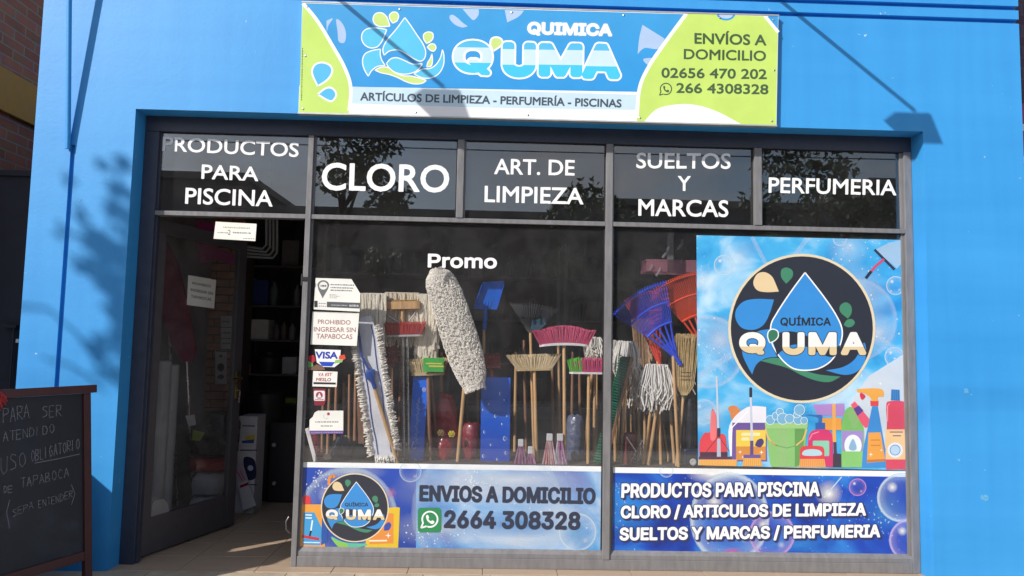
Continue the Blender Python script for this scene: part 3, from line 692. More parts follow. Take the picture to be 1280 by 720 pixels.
for (px, py, rx, ry, n) in clumps:
    c = shadow_src(px, py, 3.0); k = 4.4/900
    leaves(lf, c, (rx*k, .03, ry*k*1.0), int(n*.8), .03, rd)
for path in ([(60, 385), (75, 400), (95, 415), (112, 440)], [(150, 200), (142, 262), (130, 320), (140, 380), (150, 440)], [(55, 450), (85, 455), (110, 470), (130, 490)], [(128, 330), (105, 300), (80, 285)], [(130, 320), (100, 330), (85, 315)]):
    b.tube([shadow_src(x, y, 3.0) for x, y in path], .009, 5)
b.tube([shadow_src(x, y, 3.0) for x, y in [(112, 440), (128, 425), (146, 408)]], .008, 5)
top = shadow_src(59, 386, 3.0); b.tube([Vector((tx, ty, 4.4)), (Vector((tx, ty, 4.4))+top)/2+Vector((0, 0, .12)), top], [.06, .025, .008], 6)
b.build('trunk', M_BARK, t, smooth=True)
for k in range(16): leaves(lf, (tx-rd.uniform(-.1, 2.4), ty+rd.uniform(-1.2, .3), 5.6+rd.uniform(0, 2.4)), (.7, .7, .5), 130, .07, rd)
lf.build('crown', M_LEAF, t, kind='stuff', fix=False)
# wires over the street
for k, (z, y, sag) in enumerate(((5.6, -9.9, .25), (5.95, -9.9, .22), (7.0, -9.9, .3), (6.3, -5.4, .3))):
    b = MB(); b.tube([(-22+4.4*i, y, z-sag*math.sin(math.pi*i/10)+.03*i*(k % 2)) for i in range(11)], .012 if k < 3 else .006, 5)
    single(b, 'street_cable', M_BLACK, ('lowest', 'second', 'highest')[k]+' cable of the line across the street' if k < 3 else 'cable running above the kerb in front of the shop', 'cable')
for x in (-22, 22):
    b = MB(); b.tube([(x, -9.9, -.02), (x, -9.9, 7.6)], [.14, .1], 10); single(b, 'utility_pole', mat('pole_concrete', (.3, .29, .27), .9), 'concrete utility pole at the %s end of the street cables' % ('left' if x < 0 else 'right'), 'pole')
    b = None

# ================================================================== SIGNS AND PRINTS
def logo(A, cx, cy, k, full=True):
    "round shop emblem: drop, petals, waves, name; k = size against the big poster"
    T = lambda p: [(cx+(q[0]-387)/3.79*k, cy+(q[1]-362)/3.79*k)+tuple(q[2:]) for q in p]
    A.poly(circ(cx, cy, 92*k, 93.3*k, 64), '#e9d9b8'); A.poly(circ(cx, cy, 88.8*k, 90.2*k, 64), '#1d2130')
    B = '#2f8fdc'; G = '#3f8a68'; TN = '#ecd2a4'
    A.curve(T([(278,187,'c'),(220,190),(175,180),(157,145),(175,105),(210,95),(245,115),(265,155)]), TN)
    A.curve(T([(313,150,'c'),(290,120),(290,85),(315,73),(342,88),(342,118)]), G)
    A.curve(T([(255,225,'c'),(170,222),(110,235),(75,275),(75,320),(105,360),(160,368),(205,345),(235,290)]), B)
    A.curve(T([(240,365,'c'),(180,375),(112,420),(105,480),(130,540),(152,580,'c'),(170,535),(210,505),(270,495,'c'),(245,440)]), B)
    A.curve(T([(605,315,'c'),(570,285),(568,255),(595,238),(620,255),(622,290)]), G)
    A.curve(T([(585,345,'c'),(600,322),(625,318),(638,335),(625,352),(605,356)]), G)
    A.curve(T([(190,515,'c'),(260,500),(330,520),(400,560),(470,580),(570,590,'c'),(520,615),(460,610),(390,585),(320,550),(250,530)]), G)
    A.curve(T([(692,460,'c'),(685,520),(650,565),(590,582),(500,560,'c'),(580,545),(640,505),(680,430)]), B)
    A.curve(T([(402,97,'c'),(330,195),(265,295),(240,350),(245,430),(285,500),(340,548),(400,560),(470,550),(530,510),(568,440),(578,370),(550,300),(490,210)]), B, line='#ffffff', lw=1.6*k)
    A.curve(T([(247,410,'c'),(275,385),(330,375),(400,392),(460,432),(530,455),(570,440,'c'),(556,478),(530,498),(470,480),(400,445),(340,440),(290,470),(270,490,'c')]), '#1d2130')
    q = T([(285,300),(525,300),(285,352)]); A.text('QU\u00cdMICA', q[0], q[1], q[2], '#16202f', .035, sans=True)
    for ch, x0, x1 in (('Q', 90, 215), ('U', 295, 400), ('M', 418, 552), ('A', 572, 692)):
        q = T([(x0, 379), (x1, 379), (x0, 488 if ch != 'Q' else 486)])
        A.text(ch, q[0], q[1], q[2], '#232a38', .09, grow=1.0*k, sans=True)
        A.text(ch, q[0], q[1], q[2], '#ffffff', .09, sans=True, bands=[(.64, '#f6f5f2'), (2, '#e6cfa2')])
    A.curve(T([(235,430,'c'),(225,400),(230,375),(250,365),(272,375),(275,400),(258,420)]), '#2f7a5c', line='#ffffff', lw=1.3*k)

# ---- the long sign over the window
sy = -.034
sc = [at(378, 3, sy), at(973, 20, sy), at(970.5, 156.5, sy), at(373, 140.5, sy)]
sign = thing('shop_sign', 'long blue, white and lime shop sign mounted above the recessed window', 'sign', (.27, 0, sc[3].z))
b = MB(); b.slab(sc, Vector((0, .032, 0))); b.build('board', M_WHITE, sign)
b = MB()
for p, q, h in ((sc[0], sc[1], 1), (sc[3], sc[2], -1)):
    b.slab([p+Vector((-.004, -.003, 0)), q+Vector((.004, -.003, 0)), q+Vector((.004, -.003, .008*h)), p+Vector((-.004, -.003, .008*h))], Vector((0, .037, 0)))
b.build('edge_trim', mat('galvanised_trim', (.5, .52, .52), .4, .5), sign)
for px_, py_ in ((384, 8), (500, 11.5), (640, 15.5), (780, 19), (900, 22.5), (967, 25), (379, 136), (520, 140.5), (660, 144), (800, 147.5), (965, 151.5), (382, 70), (968, 88)):
    q = at(px_, py_, sy); b = MB(); b.lathe(q+Vector((0, -.0002, 0)), [(.007, 0), (.007, .0012), (.004, .003)], 10, Vector((0, -1, 0))); b.build('screw', M_STEEL, sign, smooth=True)
A = Art(facing(sy))
A.poly([(378, 3), (973, 20), (970.5, 156.5), (373, 140.5)], '#ffffff')
A.vgrad([(378.5, 4), (440, 5.8), (600, 10.5), (972.5, 21), (970, 118), (440, 108.5), (374, 107)], '#3fa4e4', '#2a9be4')
A.poly([(440, 108.3), (600, 113), (800, 118.5), (798, 137.5), (600, 134.5), (440, 129.5)], '#cfe8f7')
# pale petals
for p in ([(408,26,'c'),(416,23),(410.5,32),(408.5,41,'c')], [(420.5,24),(428.5,30),(432.5,42),(430.5,53),(423.5,52),(422,40)]):
    A.curve(p, '#b4cdf0')
A.curve([(562,20),(566,18.5),(572,22.5),(578.5,28.5),(585,33,'c'),(577.5,34.3),(569,31),(563,25)], '#b9d2f2')
A.curve([(578,11,'c'),(598.5,11.6,'c'),(598,19),(592.5,25),(588,22.5)], '#b9d2f2')
A.curve([(631,12.6,'c'),(655,13.2,'c'),(648,21),(634,28,'c')], '#b9d2f2')
A.curve([(803,31,'c'),(831,48.5,'c'),(823,61),(806,60),(797,67.5,'c'),(799,48)], '#b4cdf0')
A.curve([(804,74),(816,73),(810,81)], '#b4cdf0')
# lime shapes
left_c = smooth_path([(378.5,4,'c'),(396,25),(415,56),(431,85),(438.5,110),(436,141.8,'c'),(373.5,140.2,'c')], 6)
A.poly(left_c, '#c9e86f'); A.stroke(left_c[:30], '#ffffff', 4.2)
rc = smooth_path([(858,17,'c'),(830,55),(810,85),(799,112),(796,151.5,'c'),(970,156.3,'c'),(972.2,38,'c'),(955,20.5,'c')], 6)
A.poly(rc, '#cce970'); A.stroke(rc[:24], '#ffffff', 4.5); A.stroke([(956, 20), (973, 40.5)], '#ffffff', 4)
A.poly([(960, 19.6), (972.6, 20), (972.4, 36)], '#3a9fe2')
A.curve([(805,152.2,'c'),(820,137),(840,131.3),(865,130.6),(893,138),(926,154.8,'c')], '#ffffff')
A.poly(circ(907.5, 17.5, 11.5, 8.2, 20, 2, 178), '#3a9fe2'); A.poly(circ(907.5, 17.5, 9, 5.8, 20, 2, 178), '#b9d2f2')
T6 = lambda p: TR(p, 370, 0, 4.966)
A.curve(T6([(135,535,'c'),(100,455),(115,405),(160,388),(210,405),(225,445),(195,495)]), '#54bff0', line='#ffffff', lw=2.2)
A.curve(T6([(135,585,'c'),(185,548),(225,548),(250,585),(228,625),(195,622)]), '#54bff0', line='#ffffff', lw=2.2)
rd = random.Random(17); y_ = 60
while y_ < 126: h_ = rd.uniform(.6, 3); A.rect(377.6-(y_-60)*.02, y_, 378.8-(y_-60)*.02, y_+h_, '#4c5a3a', .7); y_ += h_+rd.uniform(.4, .9)    # print too small to read
# emblem
T4 = lambda p: TR(p, 440, 5, 6.857)
CY, LG = '#5ccaf5', '#cfe785'
for pts, c in (([(453,115,'c'),(380,215),(300,310),(265,385),(275,440,'c'),(325,402),(400,395),(470,430),(540,475),(590,490),(622,465),(632,410),(610,345),(560,270),(500,180)], CY),
    ([(295,510,'c'),(330,472),(380,460),(440,480),(520,515),(605,510,'c'),(570,560),(520,590),(450,602),(380,590),(325,555)], CY),
    ([(298,220,'c'),(220,206),(140,210),(95,240),(82,290),(100,340),(150,375),(210,370),(250,330),(275,280)], CY),
    ([(245,387,'c'),(170,400),(110,430),(90,490),(105,560),(140,620,'c'),(170,570),(220,535),(285,527,'c'),(255,480),(242,430)], CY),
    ([(325,190,'c'),(250,195),(200,175),(180,130),(200,85),(250,75),(290,100),(310,140)], LG), ([(350,165,'c'),(325,130),(322,95),(350,70),(385,75),(400,105),(385,145)], LG),
    ([(640,340,'c'),(615,300),(615,260),(650,240),(690,250),(695,290),(675,320)], LG), ([(645,370,'c'),(670,345),(705,345),(720,375),(700,405),(670,395)], LG),
    ([(685,425,'c'),(690,480),(680,530),(640,540,'c'),(650,500),(670,470)], LG),
    ([(775,390,'c'),(788,440),(785,520),(750,590),(690,630),(610,635),(530,600,'c'),(600,560),(670,552),(720,520),(758,460)], CY),
    ([(195,567,'c'),(250,542),(310,545),(370,590),(440,615),(520,620),(640,655,'c'),(600,680),(530,685),(460,665),(390,630),(320,605),(250,590)], LG)):
    A.curve(T4(pts), c, line='#ffffff', lw=1.3)
# name
T5 = lambda x, y: (550+x/5.333, 15+y/5.333)
A.text('QUIMICA', T5(583, 64), T5(1150, 78), T5(580, 156), '#8fd6ff', .08, a=.45, grow=1.0, sans=True)
A.text('QUIMICA', T5(583, 64), T5(1150, 78), T5(580, 156), '#ffffff', .08, sans=True)
LT = (('Q', 92, 350, 188, 420), ('U', 418, 640, 200, 436), ('M', 660, 952, 206, 432), ('A', 950, 1205, 208, 446))
for ch, x0, x1, y0, y1 in LT: A.text(ch, T5(x0, y0), T5(x1, y0+4), T5(x0-4, y1), '#ffffff', .11 if ch != 'Q' else .08, grow=2.2, sans=True)
for ch, x0, x1, y0, y1 in LT: A.text(ch, T5(x0, y0), T5(x1, y0+4), T5(x0-4, y1), CY, .11 if ch != 'Q' else .07, sans=True, bands=[(.20, '#58c2ee'), (.64, '#d3ecfb'), (2, '#45cdf6')])
A.curve([T5(355, 262)+('c',), T5(335, 215), T5(345, 178), T5(380, 168), T5(412, 185), T5(412, 220)], '#cfe785', line='#ffffff', lw=2.2)
DK = '#46525e'; GR = '#46603a'
A.text('ART\u00cdCULOS DE LIMPIEZA - PERFUMER\u00cdA - PISCINAS', (450.6, 112.8), (777.2, 121.6), (450.2, 125.8), DK, .03)
A.text('ENV\u00cdOS A', (868, 37.8), (958, 40), (868, 55), GR, .03); A.text('DOMICILIO', (854.8, 61), (957.6, 63.4), (854.6, 74.2), GR, .03)
A.text('02656 470 202', (826.8, 84.6), (958.6, 86.4), (826.6, 97.4), GR, .035); A.text('266 4308328', (845.4, 103.6), (960.6, 105.4), (845.2, 116.4), GR, .035)
def phone_mark(A, cx, cy, r, c, lw):
    A.stroke(circ(cx, cy, r, n=30, a0=150, a1=470), c, lw); A.stroke([(cx-r*.88, cy+r*.45), (cx-r*1.15, cy+r*1.12), (cx-r*.42, cy+r*.9)], c, lw)
    A.curve([(cx-r*.5, cy-r*.42), (cx-r*.25, cy-r*.55), (cx-r*.12, cy-r*.2), (cx-r*.2, cy-r*.02), (cx+r*.12, cy+r*.26), (cx+r*.3, cy+r*.14), (cx+r*.58, cy+r*.32), (cx+r*.42, cy+r*.58), (cx+r*.1, cy+r*.55), (cx-r*.35, cy+r*.15)], c)
phone_mark(A, 832.4, 111.2, 7, GR, 1.3)
A.build('printed_artwork', M_INK, sign)

# ---- vinyl words on the transom panes and on the big pane
TY = GY-.0005
lit('PRODUCTOS', (203.8, 170.5), (374, 178.4), (202.8, 188.8), TY, 'vinyl_words', 'white word PRODUCTOS, top line on the leftmost upper pane', .022)
lit('PARA', (252.4, 205.4), (323.6, 208.6), (251.6, 223.4), TY, 'vinyl_words', 'white word PARA, middle line on the leftmost upper pane', .022)
lit('PISCINA', (232.2, 234.4), (341.6, 238), (231.2, 255), TY, 'vinyl_words', 'white word PISCINA, bottom line on the leftmost upper pane', .022)
lit('CLORO', (402.8, 203), (562.2, 206.2), (401.6, 238), TY, 'vinyl_words', 'large white word CLORO on the second upper pane', .024)
lit('ART. DE', (618, 198.2), (718.6, 200), (617.6, 218), TY, 'vinyl_words', 'white words ART. DE on the third upper pane', .022)
lit('LIMPIEZA', (606, 232), (729.6, 235), (605.6, 252.6), TY, 'vinyl_words', 'white word LIMPIEZA under ART. DE on the third upper pane', .022)
lit('SUELTOS', (795.6, 190.8), (913.6, 191.6), (795.2, 210.6), TY, 'vinyl_words', 'white word SUELTOS, top line on the fourth upper pane', .022)
lit('Y', (847.2, 219.8), (863.4, 220.2), (847, 238.6), TY, 'vinyl_words', 'single white letter Y in the middle of the fourth upper pane', .022)
lit('MARCAS', (798, 248.6), (910.6, 250.2), (797.8, 270), TY, 'vinyl_words', 'white word MARCAS, bottom line on the fourth upper pane', .022)
lit('PERFUMERIA', (961, 221.6), (1120.8, 225), (960.6, 241.2), TY, 'vinyl_words', 'white word PERFUMERIA on the rightmost upper pane', .022)
lit('Promo', (535, 317), (621.4, 318.4), (534.6, 334.6), TY, 'vinyl_words', 'bold white word Promo on the big left pane', .05, sans=True)

# ---- posters on the big panes
def poster(name, corners, label, bgm, Y=GY):
    t = thing(name, label, 'poster', at(*corners[3], Y)); b = sheet(corners, Y-.0005); b.build('backing', bgm, t); return t
BP = sky_print('poster_sky', hexc('#2a8fd2', .9), hexc('#4cb2e8', .9), hexc('#c4e4f6', .9), 2.2, seed=3.1)
P1 = [(870.5, 294), (1130.5, 300), (1134, 588), (872.5, 581.5)]
po = poster('logo_poster', P1, 'large poster with the round shop emblem above drawn cleaning products on the right pane', BP)
A = Art(facing(GY-.0013), clip=P1, fade=.03)
# light streaks, bubbles
for (x0, y0, x1, y1, w_) in ((940, 296, 965, 345, 5), (1010, 297, 985, 330, 6), (1090, 415, 1132, 445, 4), (873, 470, 920, 440, 8)):
    A.stroke([(x0, y0), (x1, y1)], '#dff0ff', w_, a=.25)
for x, y, r, a in ((1068, 372, 46, .5), (900, 425, 34, .45), (1098, 415, 26, .5), (880, 350, 22, .35), (925, 320, 26, .3), (1060, 310, 28, .35), (885, 520, 26, .35), (1040, 500, 34, .35), (1100, 500, 40, .3)): A.glow(x, y, r, a)
A.bubble(905, 331.5, 13); A.bubble(1119.5, 357, 12, ); A.bubble(1118, 446, 12.5); A.bubble(1117, 471, 11); A.bubble(1050, 298.5, 9); A.bubble(885, 440, 46, .5); A.bubble(1070, 400, 52, .4)
A.bubble(880, 515, 16, .7)
rd = random.Random(11)
for _ in range(70):
    x, y = rd.choice([(rd.uniform(873, 910), rd.uniform(345, 480)), (rd.uniform(1040, 1130), rd.uniform(305, 345)), (rd.uniform(1060, 1130), rd.uniform(440, 500)), (rd.uniform(1085, 1128), rd.uniform(330, 430))])
    A.disc(x, y, rd.uniform(.6, 1.7), [(0, '#ffffff', .95), (1, '#ffffff', .1)], n=8)
# squeegee top right
A.poly([(1112, 303), (1128.5, 300.5), (1130.8, 325), (1121, 336), (1094, 312)], '#a9cdea', .9)
A.stroke([(1093, 312), (1118, 337)], '#1e2c4c', 3.2); A.stroke([(1105, 324), (1094, 333), (1083, 347)], '#d7446a', 3); A.stroke([(1089, 339), (1082, 348)], '#1a1d33', 3.6)
A.poly([(1086, 470), (1134, 440), (1134.5, 560), (1060, 560), (1062, 505)], '#e4edf6', .8)
logo(A, 1002.2, 410.6, 1.0)
# --- drawn products; traced crops
E1_ = lambda p: TR(p, 870, 470, 6); E2_ = lambda p: TR(p, 1000, 470, 6)
def P(T, pts, c, a=1.0): A.poly(T([p if len(p) > 1 else p for p in pts]), c, a)
def C(T, pts, c, **k): A.curve(T(pts), c, **k)
def Rr(T, x0, y0, x1, y1, c, r=0, a=1.0):
    q = T([(x0, y0), (x1, y1)]); A.rrect(q[0][0], q[0][1], q[1][0], q[1][1], r, c, a) if r else A.rect(q[0][0], q[0][1], q[1][0], q[1][1], c, a)
Rr(E1_, 15, 640, 840, 780, '#3c4a86', a=.0)
C(E1_, [(240,240),(270,222),(310,232),(335,275),(310,300),(265,330,'c'),(255,280)], '#e08a4a')
C(E1_, [(25,610,'c'),(25,500),(60,430),(110,410),(115,270),(130,250),(150,300),(160,420),(220,450),(235,610,'c')], '#e0454e')
C(E1_, [(108,470),(112,290),(130,255),(148,300),(150,460)], '#f07a7c')
P(E1_, [(30,570), (235,570), (235,610), (30,610)], '#4b2b3f')
P(E1_, [(155,0), (165,0), (182,400), (172,400)] if False else [(148,0), (160,0), (174,400), (158,400)], '#c9d2e2')
P(E1_, [(158,390), (182,390), (182,455), (158,460)], '#37324a'); A.stroke(E1_([(168,455), (75,570)]), '#7c2f48', .9); A.stroke(E1_([(172,455), (275,600)]), '#7c2f48', .9)
P(E1_, [(158,470), (182,470), (186,605), (156,605)], '#b8bfd0'); P(E1_, [(20,605), (305,605), (308,626), (18,626)], '#5c3350')
C(E1_, [(255,600,'c'),(250,370),(380,235),(525,232,'c'),(532,600,'c')], '#f3f1fa'); P(E1_, [(272,350), (528,350), (532,640), (268,640)], '#6f569f')
A.stroke(E1_([(262,500), (270,385), (390,262)]), '#ffffff', 1.6)
P(E1_, [(300,405), (522,405), (522,630), (300,630)], '#f2cf4a'); P(E1_, [(300,528), (522,528), (522,630), (300,630)], '#d98f3c')
Rr(E1_, 340, 425, 480, 448, '#f8ecb0', 1.2); Rr(E1_, 340, 460, 400, 484, '#f8ecb0', 1.2)
C(E1_, [(440,520,'c'),(460,480),(495,470),(508,500),(480,535)], '#4b3a74'); A.star(*E1_([(330, 570)])[0], 2.6); A.star(*E1_([(490, 572)])[0], 3); A.star(*E1_([(350, 608)])[0], 1.8)
P(E1_, [(402,160), (418,160), (428,490), (410,490)], '#cfd6e6'); Rr(E1_, 399, 85, 420, 160, '#25293c', 1.2); P(E1_, [(405,485), (430,485), (430,600), (405,600)], '#5d4a86')
Rr(E1_, 355, 590, 485, 617, '#6d559a', 1.4); P(E1_, [(358,616), (482,616), (500,676), (345,676)], '#eeb155')
for i in range(9): A.stroke(E1_([(366+14*i, 622), (357+16.5*i, 676)]), '#b87a33', .35)
P(E1_, [(18,626), (308,626), (304,676), (22,676)], '#f0b45c')
for i in range(24): A.stroke(E1_([(28+12*i, 630), (28+12*i, 676)]), '#c8873a', .35)
# bucket with suds
C(E1_, [(515,355,'c'),(835,355,'c'),(832,400),(815,560),(800,660),(770,682,'c'),(580,682,'c'),(556,660),(535,500)], '#8cc473'); P(E1_, [(515,352), (838,352), (834,392), (520,392)], '#a2d285')
P(E1_, [(600,395), (680,395), (690,680), (615,680)], '#a8d88c', .7); P(E1_, [(740,395), (815,395), (795,660), (740,682)], '#6fab5c', .8)
A.stroke(smooth_path(E1_([(520,395), (545,470), (600,520), (545,475)]), 4)[:12], '#f0bb6a', 1.8); A.stroke(E1_([(600, 520), (680, 540), (750, 522)]), '#5f9a50', 1); A.stroke(E1_([(750, 520), (800, 480), (830, 400)]), '#f0bb6a', 1.8)
for x, y, r in ((555, 330, 34), (600, 300, 30), (628, 270, 28), (650, 320, 42), (700, 320, 34), (765, 330, 34), (755, 290, 24), (810, 335, 26), (775, 255, 40)):
    q = E1_([(x, y)])[0]; A.poly(circ(q[0], q[1], r/6, n=20), '#8fcdf2', .75); A.stroke(circ(q[0], q[1], r/6, n=20), '#f4fbff', .6, closed=True)
# right-hand half
C(E2_, [(95,215,'c'),(330,205,'c'),(335,300,'c'),(130,290,'c')], '#b58ad0'); A.poly(E2_([(165,315), (310,315), (310,405), (165,405)]), '#f0a23e')
A.poly(E2_([(240,210), (265,210), (270,495), (243,495)]), '#f4b04e'); A.poly(E2_([(250,495), (272,495), (275,590), (252,590)]), '#4c3648')
C(E2_, [(205,640,'c'),(215,600),(270,580),(325,600),(335,684,'c'),(210,684,'c')], '#3d3344')
C(E2_, [(30,292,'c'),(140,292),(165,300),(165,350,'c'),(135,350,'c'),(130,310)], '#2f6db8'); A.poly(E2_([(115,350), (188,350), (188,405), (115,405)]), '#2a62b4')
C(E2_, [(60,682,'c'),(60,480),(85,415),(150,400),(220,410),(245,480),(245,682,'c')], '#d8336e'); Rr(E2_, 95, 485, 218, 600, '#8ad2b4', 1.5)
A.stroke(E2_([(68, 480), (90, 435), (140, 418)]), '#f58bb0', 1.3)
C(E2_, [(0,600,'c'),(0,550),(30,525),(150,525),(180,550),(182,610,'c')], '#e2414a'); C(E2_, [(25,595),(28,560),(90,548),(150,560),(155,595)], '#b9dce8')
A.poly(E2_([(-5,600), (186,600), (186,622), (-5,622)]), '#e2414a'); A.poly(E2_([(0,622), (182,622), (192,684), (-8,684)]), '#f2a75a')
for i in range(13): A.stroke(E2_([(6+14*i, 626), (4+14.5*i, 682)]), '#c9782e', .4)
C(E2_, [(310,684,'c'),(308,420),(320,320),(350,245),(400,235),(440,300),(480,420),(470,684,'c')], '#7cc264')
A.poly(E2_([(312,410), (474,410), (470,560), (314,560)]), '#a58cd0'); A.poly(circ(*E2_([(396, 520)])[0], 10.8, 13.4, 24), '#eef4fb'); C(E2_, [(396,470),(425,540),(396,560),(365,540)], '#8fb8d8')
A.poly(E2_([(312,565), (470,565), (466,684), (316,684)]), '#8acb72'); C(E2_, [(400,400),(370,330),(360,270),(400,260),(440,330)], '#a2d98a', a=.7)
A.poly(E2_([(380,215), (410,190), (535,340), (540,365), (490,390), (460,360)]), '#ee5a78'); A.poly(E2_([(400,245), (440,220), (475,260), (430,300)]), '#5a3f93')
A.poly(E2_([(540,225), (582,225), (640,560), (640,684), (462,684), (470,560)]), '#3a8fd8'); A.poly(E2_([(525,185), (588,185), (586,225), (528,225)]), '#e2414a')
C(E2_, [(425,98,'c'),(560,92),(620,105),(628,155,'c'),(585,155,'c'),(580,188,'c'),(535,188,'c'),(525,160),(480,130),(430,120)], '#f3ac46'); C(E2_, [(455,125),(490,150),(465,180),(448,150)], '#d9304a')
A.poly(E2_([(512,425), (602,422), (640,640), (500,650)]), '#f1a442')
for y in (480, 520): A.stroke(E2_([(530, y), (600, y)]), '#c77a2c', 1.1)
A.poly(E2_([(500,628), (640,622), (640,640), (500,648)]), '#c77a2c')
A.poly(E2_([(683,100), (745,103), (748,185), (680,182)]), '#3b82c4')
for i in range(4): A.stroke(E2_([(692+15*i, 104), (690+16*i, 182)]), '#2a62a0', .5)
C(E2_, [(645,700,'c'),(640,520),(650,360),(645,230),(665,190),(780,192),(800,240),(798,360),(800,520),(802,700,'c')], '#e0475f'); A.poly(E2_([(640,400), (806,400), (806,625), (640,625)]), '#f4c98e')
A.poly(circ(*E2_([(712, 555)])[0], 9.6, n=24), '#e6edf5'); A.poly(circ(*E2_([(712, 555)])[0], 6.1, n=24), '#bcd6ea'); A.stroke(circ(*E2_([(712, 555)])[0], 6.3, n=24), '#4a6a9a', .8, closed=True)
A.stroke(E2_([(672, 420), (770, 420)]), '#5a3f77', 1.2); A.stroke(E2_([(695, 448), (755, 448)]), '#5a3f77', 1.2); A.stroke(E2_([(655, 340), (655, 225), (670, 205)]), '#f8a0ac', 1.2)
A.star(*E2_([(530, 588)])[0], 3); A.star(*E2_([(608, 556)])[0], 2); A.star(*E2_([(600, 58)])[0], 2.6)
A.build('printed_artwork', M_INK, po)

# ---- lower left poster
P2 = [(377, 577.5), (752, 583), (751.5, 690), (373.5, 685.5)]
BG2 = sky_print('promo_sky', hexc('#0d4fb4', .9), hexc('#5b9fd8', .9), hexc('#d4e2f0', .9), 1.7, seed=7.3)
po = poster('delivery_poster', P2, 'wide blue poster reading ENVIOS A DOMICILIO with a phone number, under the left pane display', BG2)
A = Art(facing(GY-.0013), clip=P2, fade=.03)
A.rect(377, 577.5, 752, 584, '#f4f6f8', slope=.0147)
A.vgrad([(376.8, 584), (520, 586), (520, 687.5), (373.6, 685.5)], '#1146b8', '#0e3ea4', .95)
for x, y, r, a, ry in ((640, 600, 150, .75, 26), (700, 640, 90, .5, 40), (560, 660, 80, .55, 26), (600, 615, 120, .45, 30), (650, 675, 110, .6, 16), (440, 590, 46, .5, 12)): A.glow(x, y, r, a, '#e4ecf6', ry)
A.glow(640, 655, 90, .55, '#3c8fd8', 18); A.glow(720, 668, 24, .6, '#5aa8e0')
A.bubble(435, 645, 62, .55); A.bubble(513, 589, 14, .7); A.bubble(610, 640, 96, .35); A.bubble(722, 665, 24, .8)
rd = random.Random(5)
for _ in range(150):
    x, y = rd.choice([(rd.gauss(535, 22), rd.gauss(668, 9)), (rd.gauss(595, 12), rd.gauss(598, 8)), (rd.gauss(400, 10), rd.gauss(598, 8)), (rd.uniform(520, 745), rd.uniform(590, 684))])
    if not (380 < x < 748 and 588 < y < 684): continue
    A.disc(x, y, rd.uniform(.5, 1.5), [(0, '#ffffff', .95), (1, '#ffffff', .1)], n=8)
Q = lambda p: TR(p, 370, 580, 6.546)
A.curve(Q([(20,700,'c'),(18,380),(35,335),(150,330),(215,330,'c'),(240,700,'c')]), '#f0a33a'); A.poly(Q([(60,395), (150,395), (215,530), (200,665), (55,660)]), '#3aa0dc')
A.curve(Q([(60,325,'c'),(55,275),(85,255),(118,275),(120,330,'c')]), '#e0303c'); A.stroke(Q([(50, 590), (190, 615)]), '#c8283c', 3.6); A.stroke(Q([(60, 640), (195, 643)]), '#d8f0ff', 1.4); A.stroke(Q([(78, 415), (130, 418)]), '#f0faff', 1.6); A.stroke(Q([(78, 440), (130, 442)]), '#f0faff', 1.6)
A.stroke(Q([(135, 460), (120, 560)]), '#f0faff', 1.8); A.stroke(Q([(124, 545), (112, 590)]), '#141420', 2.4)
A.poly(Q([(215,400), (260,520), (255,640), (205,665)]), '#1552a8'); A.stroke(Q([(268, 170), (275, 110), (300, 95), (318, 110)]), '#f0902e', 3.4)
A.curve(Q([(700,700,'c'),(560,690,'c'),(600,560),(740,360,'c'),(840,355),(848,400),(835,700,'c')]), '#e8c21e'); A.poly(Q([(600,600), (680,560), (745,400), (800,405), (798,650), (600,655)]), '#e8923a')
A.curve(Q([(720,545,'c'),(725,500),(760,475),(780,500),(760,540)]), '#2c4aa8'); A.stroke(Q([(600, 628), (745, 626)]), '#fff3d8', 1.8); A.star(*Q([(755, 585)])[0], 4)
A.curve(Q([(290,590,'c'),(400,640),(575,650,'c'),(570,670),(400,690),(330,660)]), '#5cc0a0'); A.curve(Q([(285,600),(340,630),(420,650),(410,690),(350,680)]), '#8cc850')
A.glow(489, 616, 8, .5, '#e68cb8')
logo(A, 443.6, 634.6, .462)
A.text('ENVIOS A DOMICILIO', (524.4, 606), (744.6, 609.6), (524, 627), '#1c2440', .06, sans=True)
A.text('2664 308328', (555.4, 637.4), (726, 639.6), (554.6, 660.4), '#1c2440', .06, sans=True)
A.rrect(522.4, 634.6, 551.6, 665.4, 4, '#16894e'); phone_mark(A, 537.4, 649, 9.6, '#ffffff', 2.0)
A.build('printed_artwork', M_INK, po)

# ---- lower right poster
P3 = [(766.5, 584), (1134.5, 589), (1133.5, 696), (764.5, 689.5)]
BG3 = sky_print('deep_sky', hexc('#0a2a86', .9), hexc('#1246b4', .9), hexc('#2f8ae0', .9), 2.0, seed=1.7)
po = poster('services_poster', P3, 'wide deep blue poster listing PRODUCTOS PARA PISCINA and more, under the right pane', BG3)
A = Art(facing(GY-.0013), clip=P3, fade=.03)
A.rect(766.5, 584, 1134.5, 591, '#f4f6f8', slope=.0137)
A.glow(785, 640, 40, .6, '#2f9cf0', 50); A.glow(890, 592, 34, .95, ry=13); A.glow(1036, 617, 18, .95); A.stroke([(1030, 622), (1052, 596)], '#dff2ff', 1.4, a=.7); A.glow(1000, 680, 60, .5, '#2f9cf0', 14); A.glow(1105, 640, 30, .4, '#3fb0f8')
A.bubble(912, 648, 50, .9, ry=58); A.bubble(833, 588, 9, .8); A.bubble(1072, 609, 11, .9, '#f0a8e8'); A.bubble(1127, 622, 31, 1); A.bubble(1138, 675, 27, 1.0, '#d8c8ff'); A.bubble(965, 668, 29, .9, '#e0b0f0')
A.glow(915, 689, 14, .7, '#f05ab0', 5)
rd = random.Random(8)
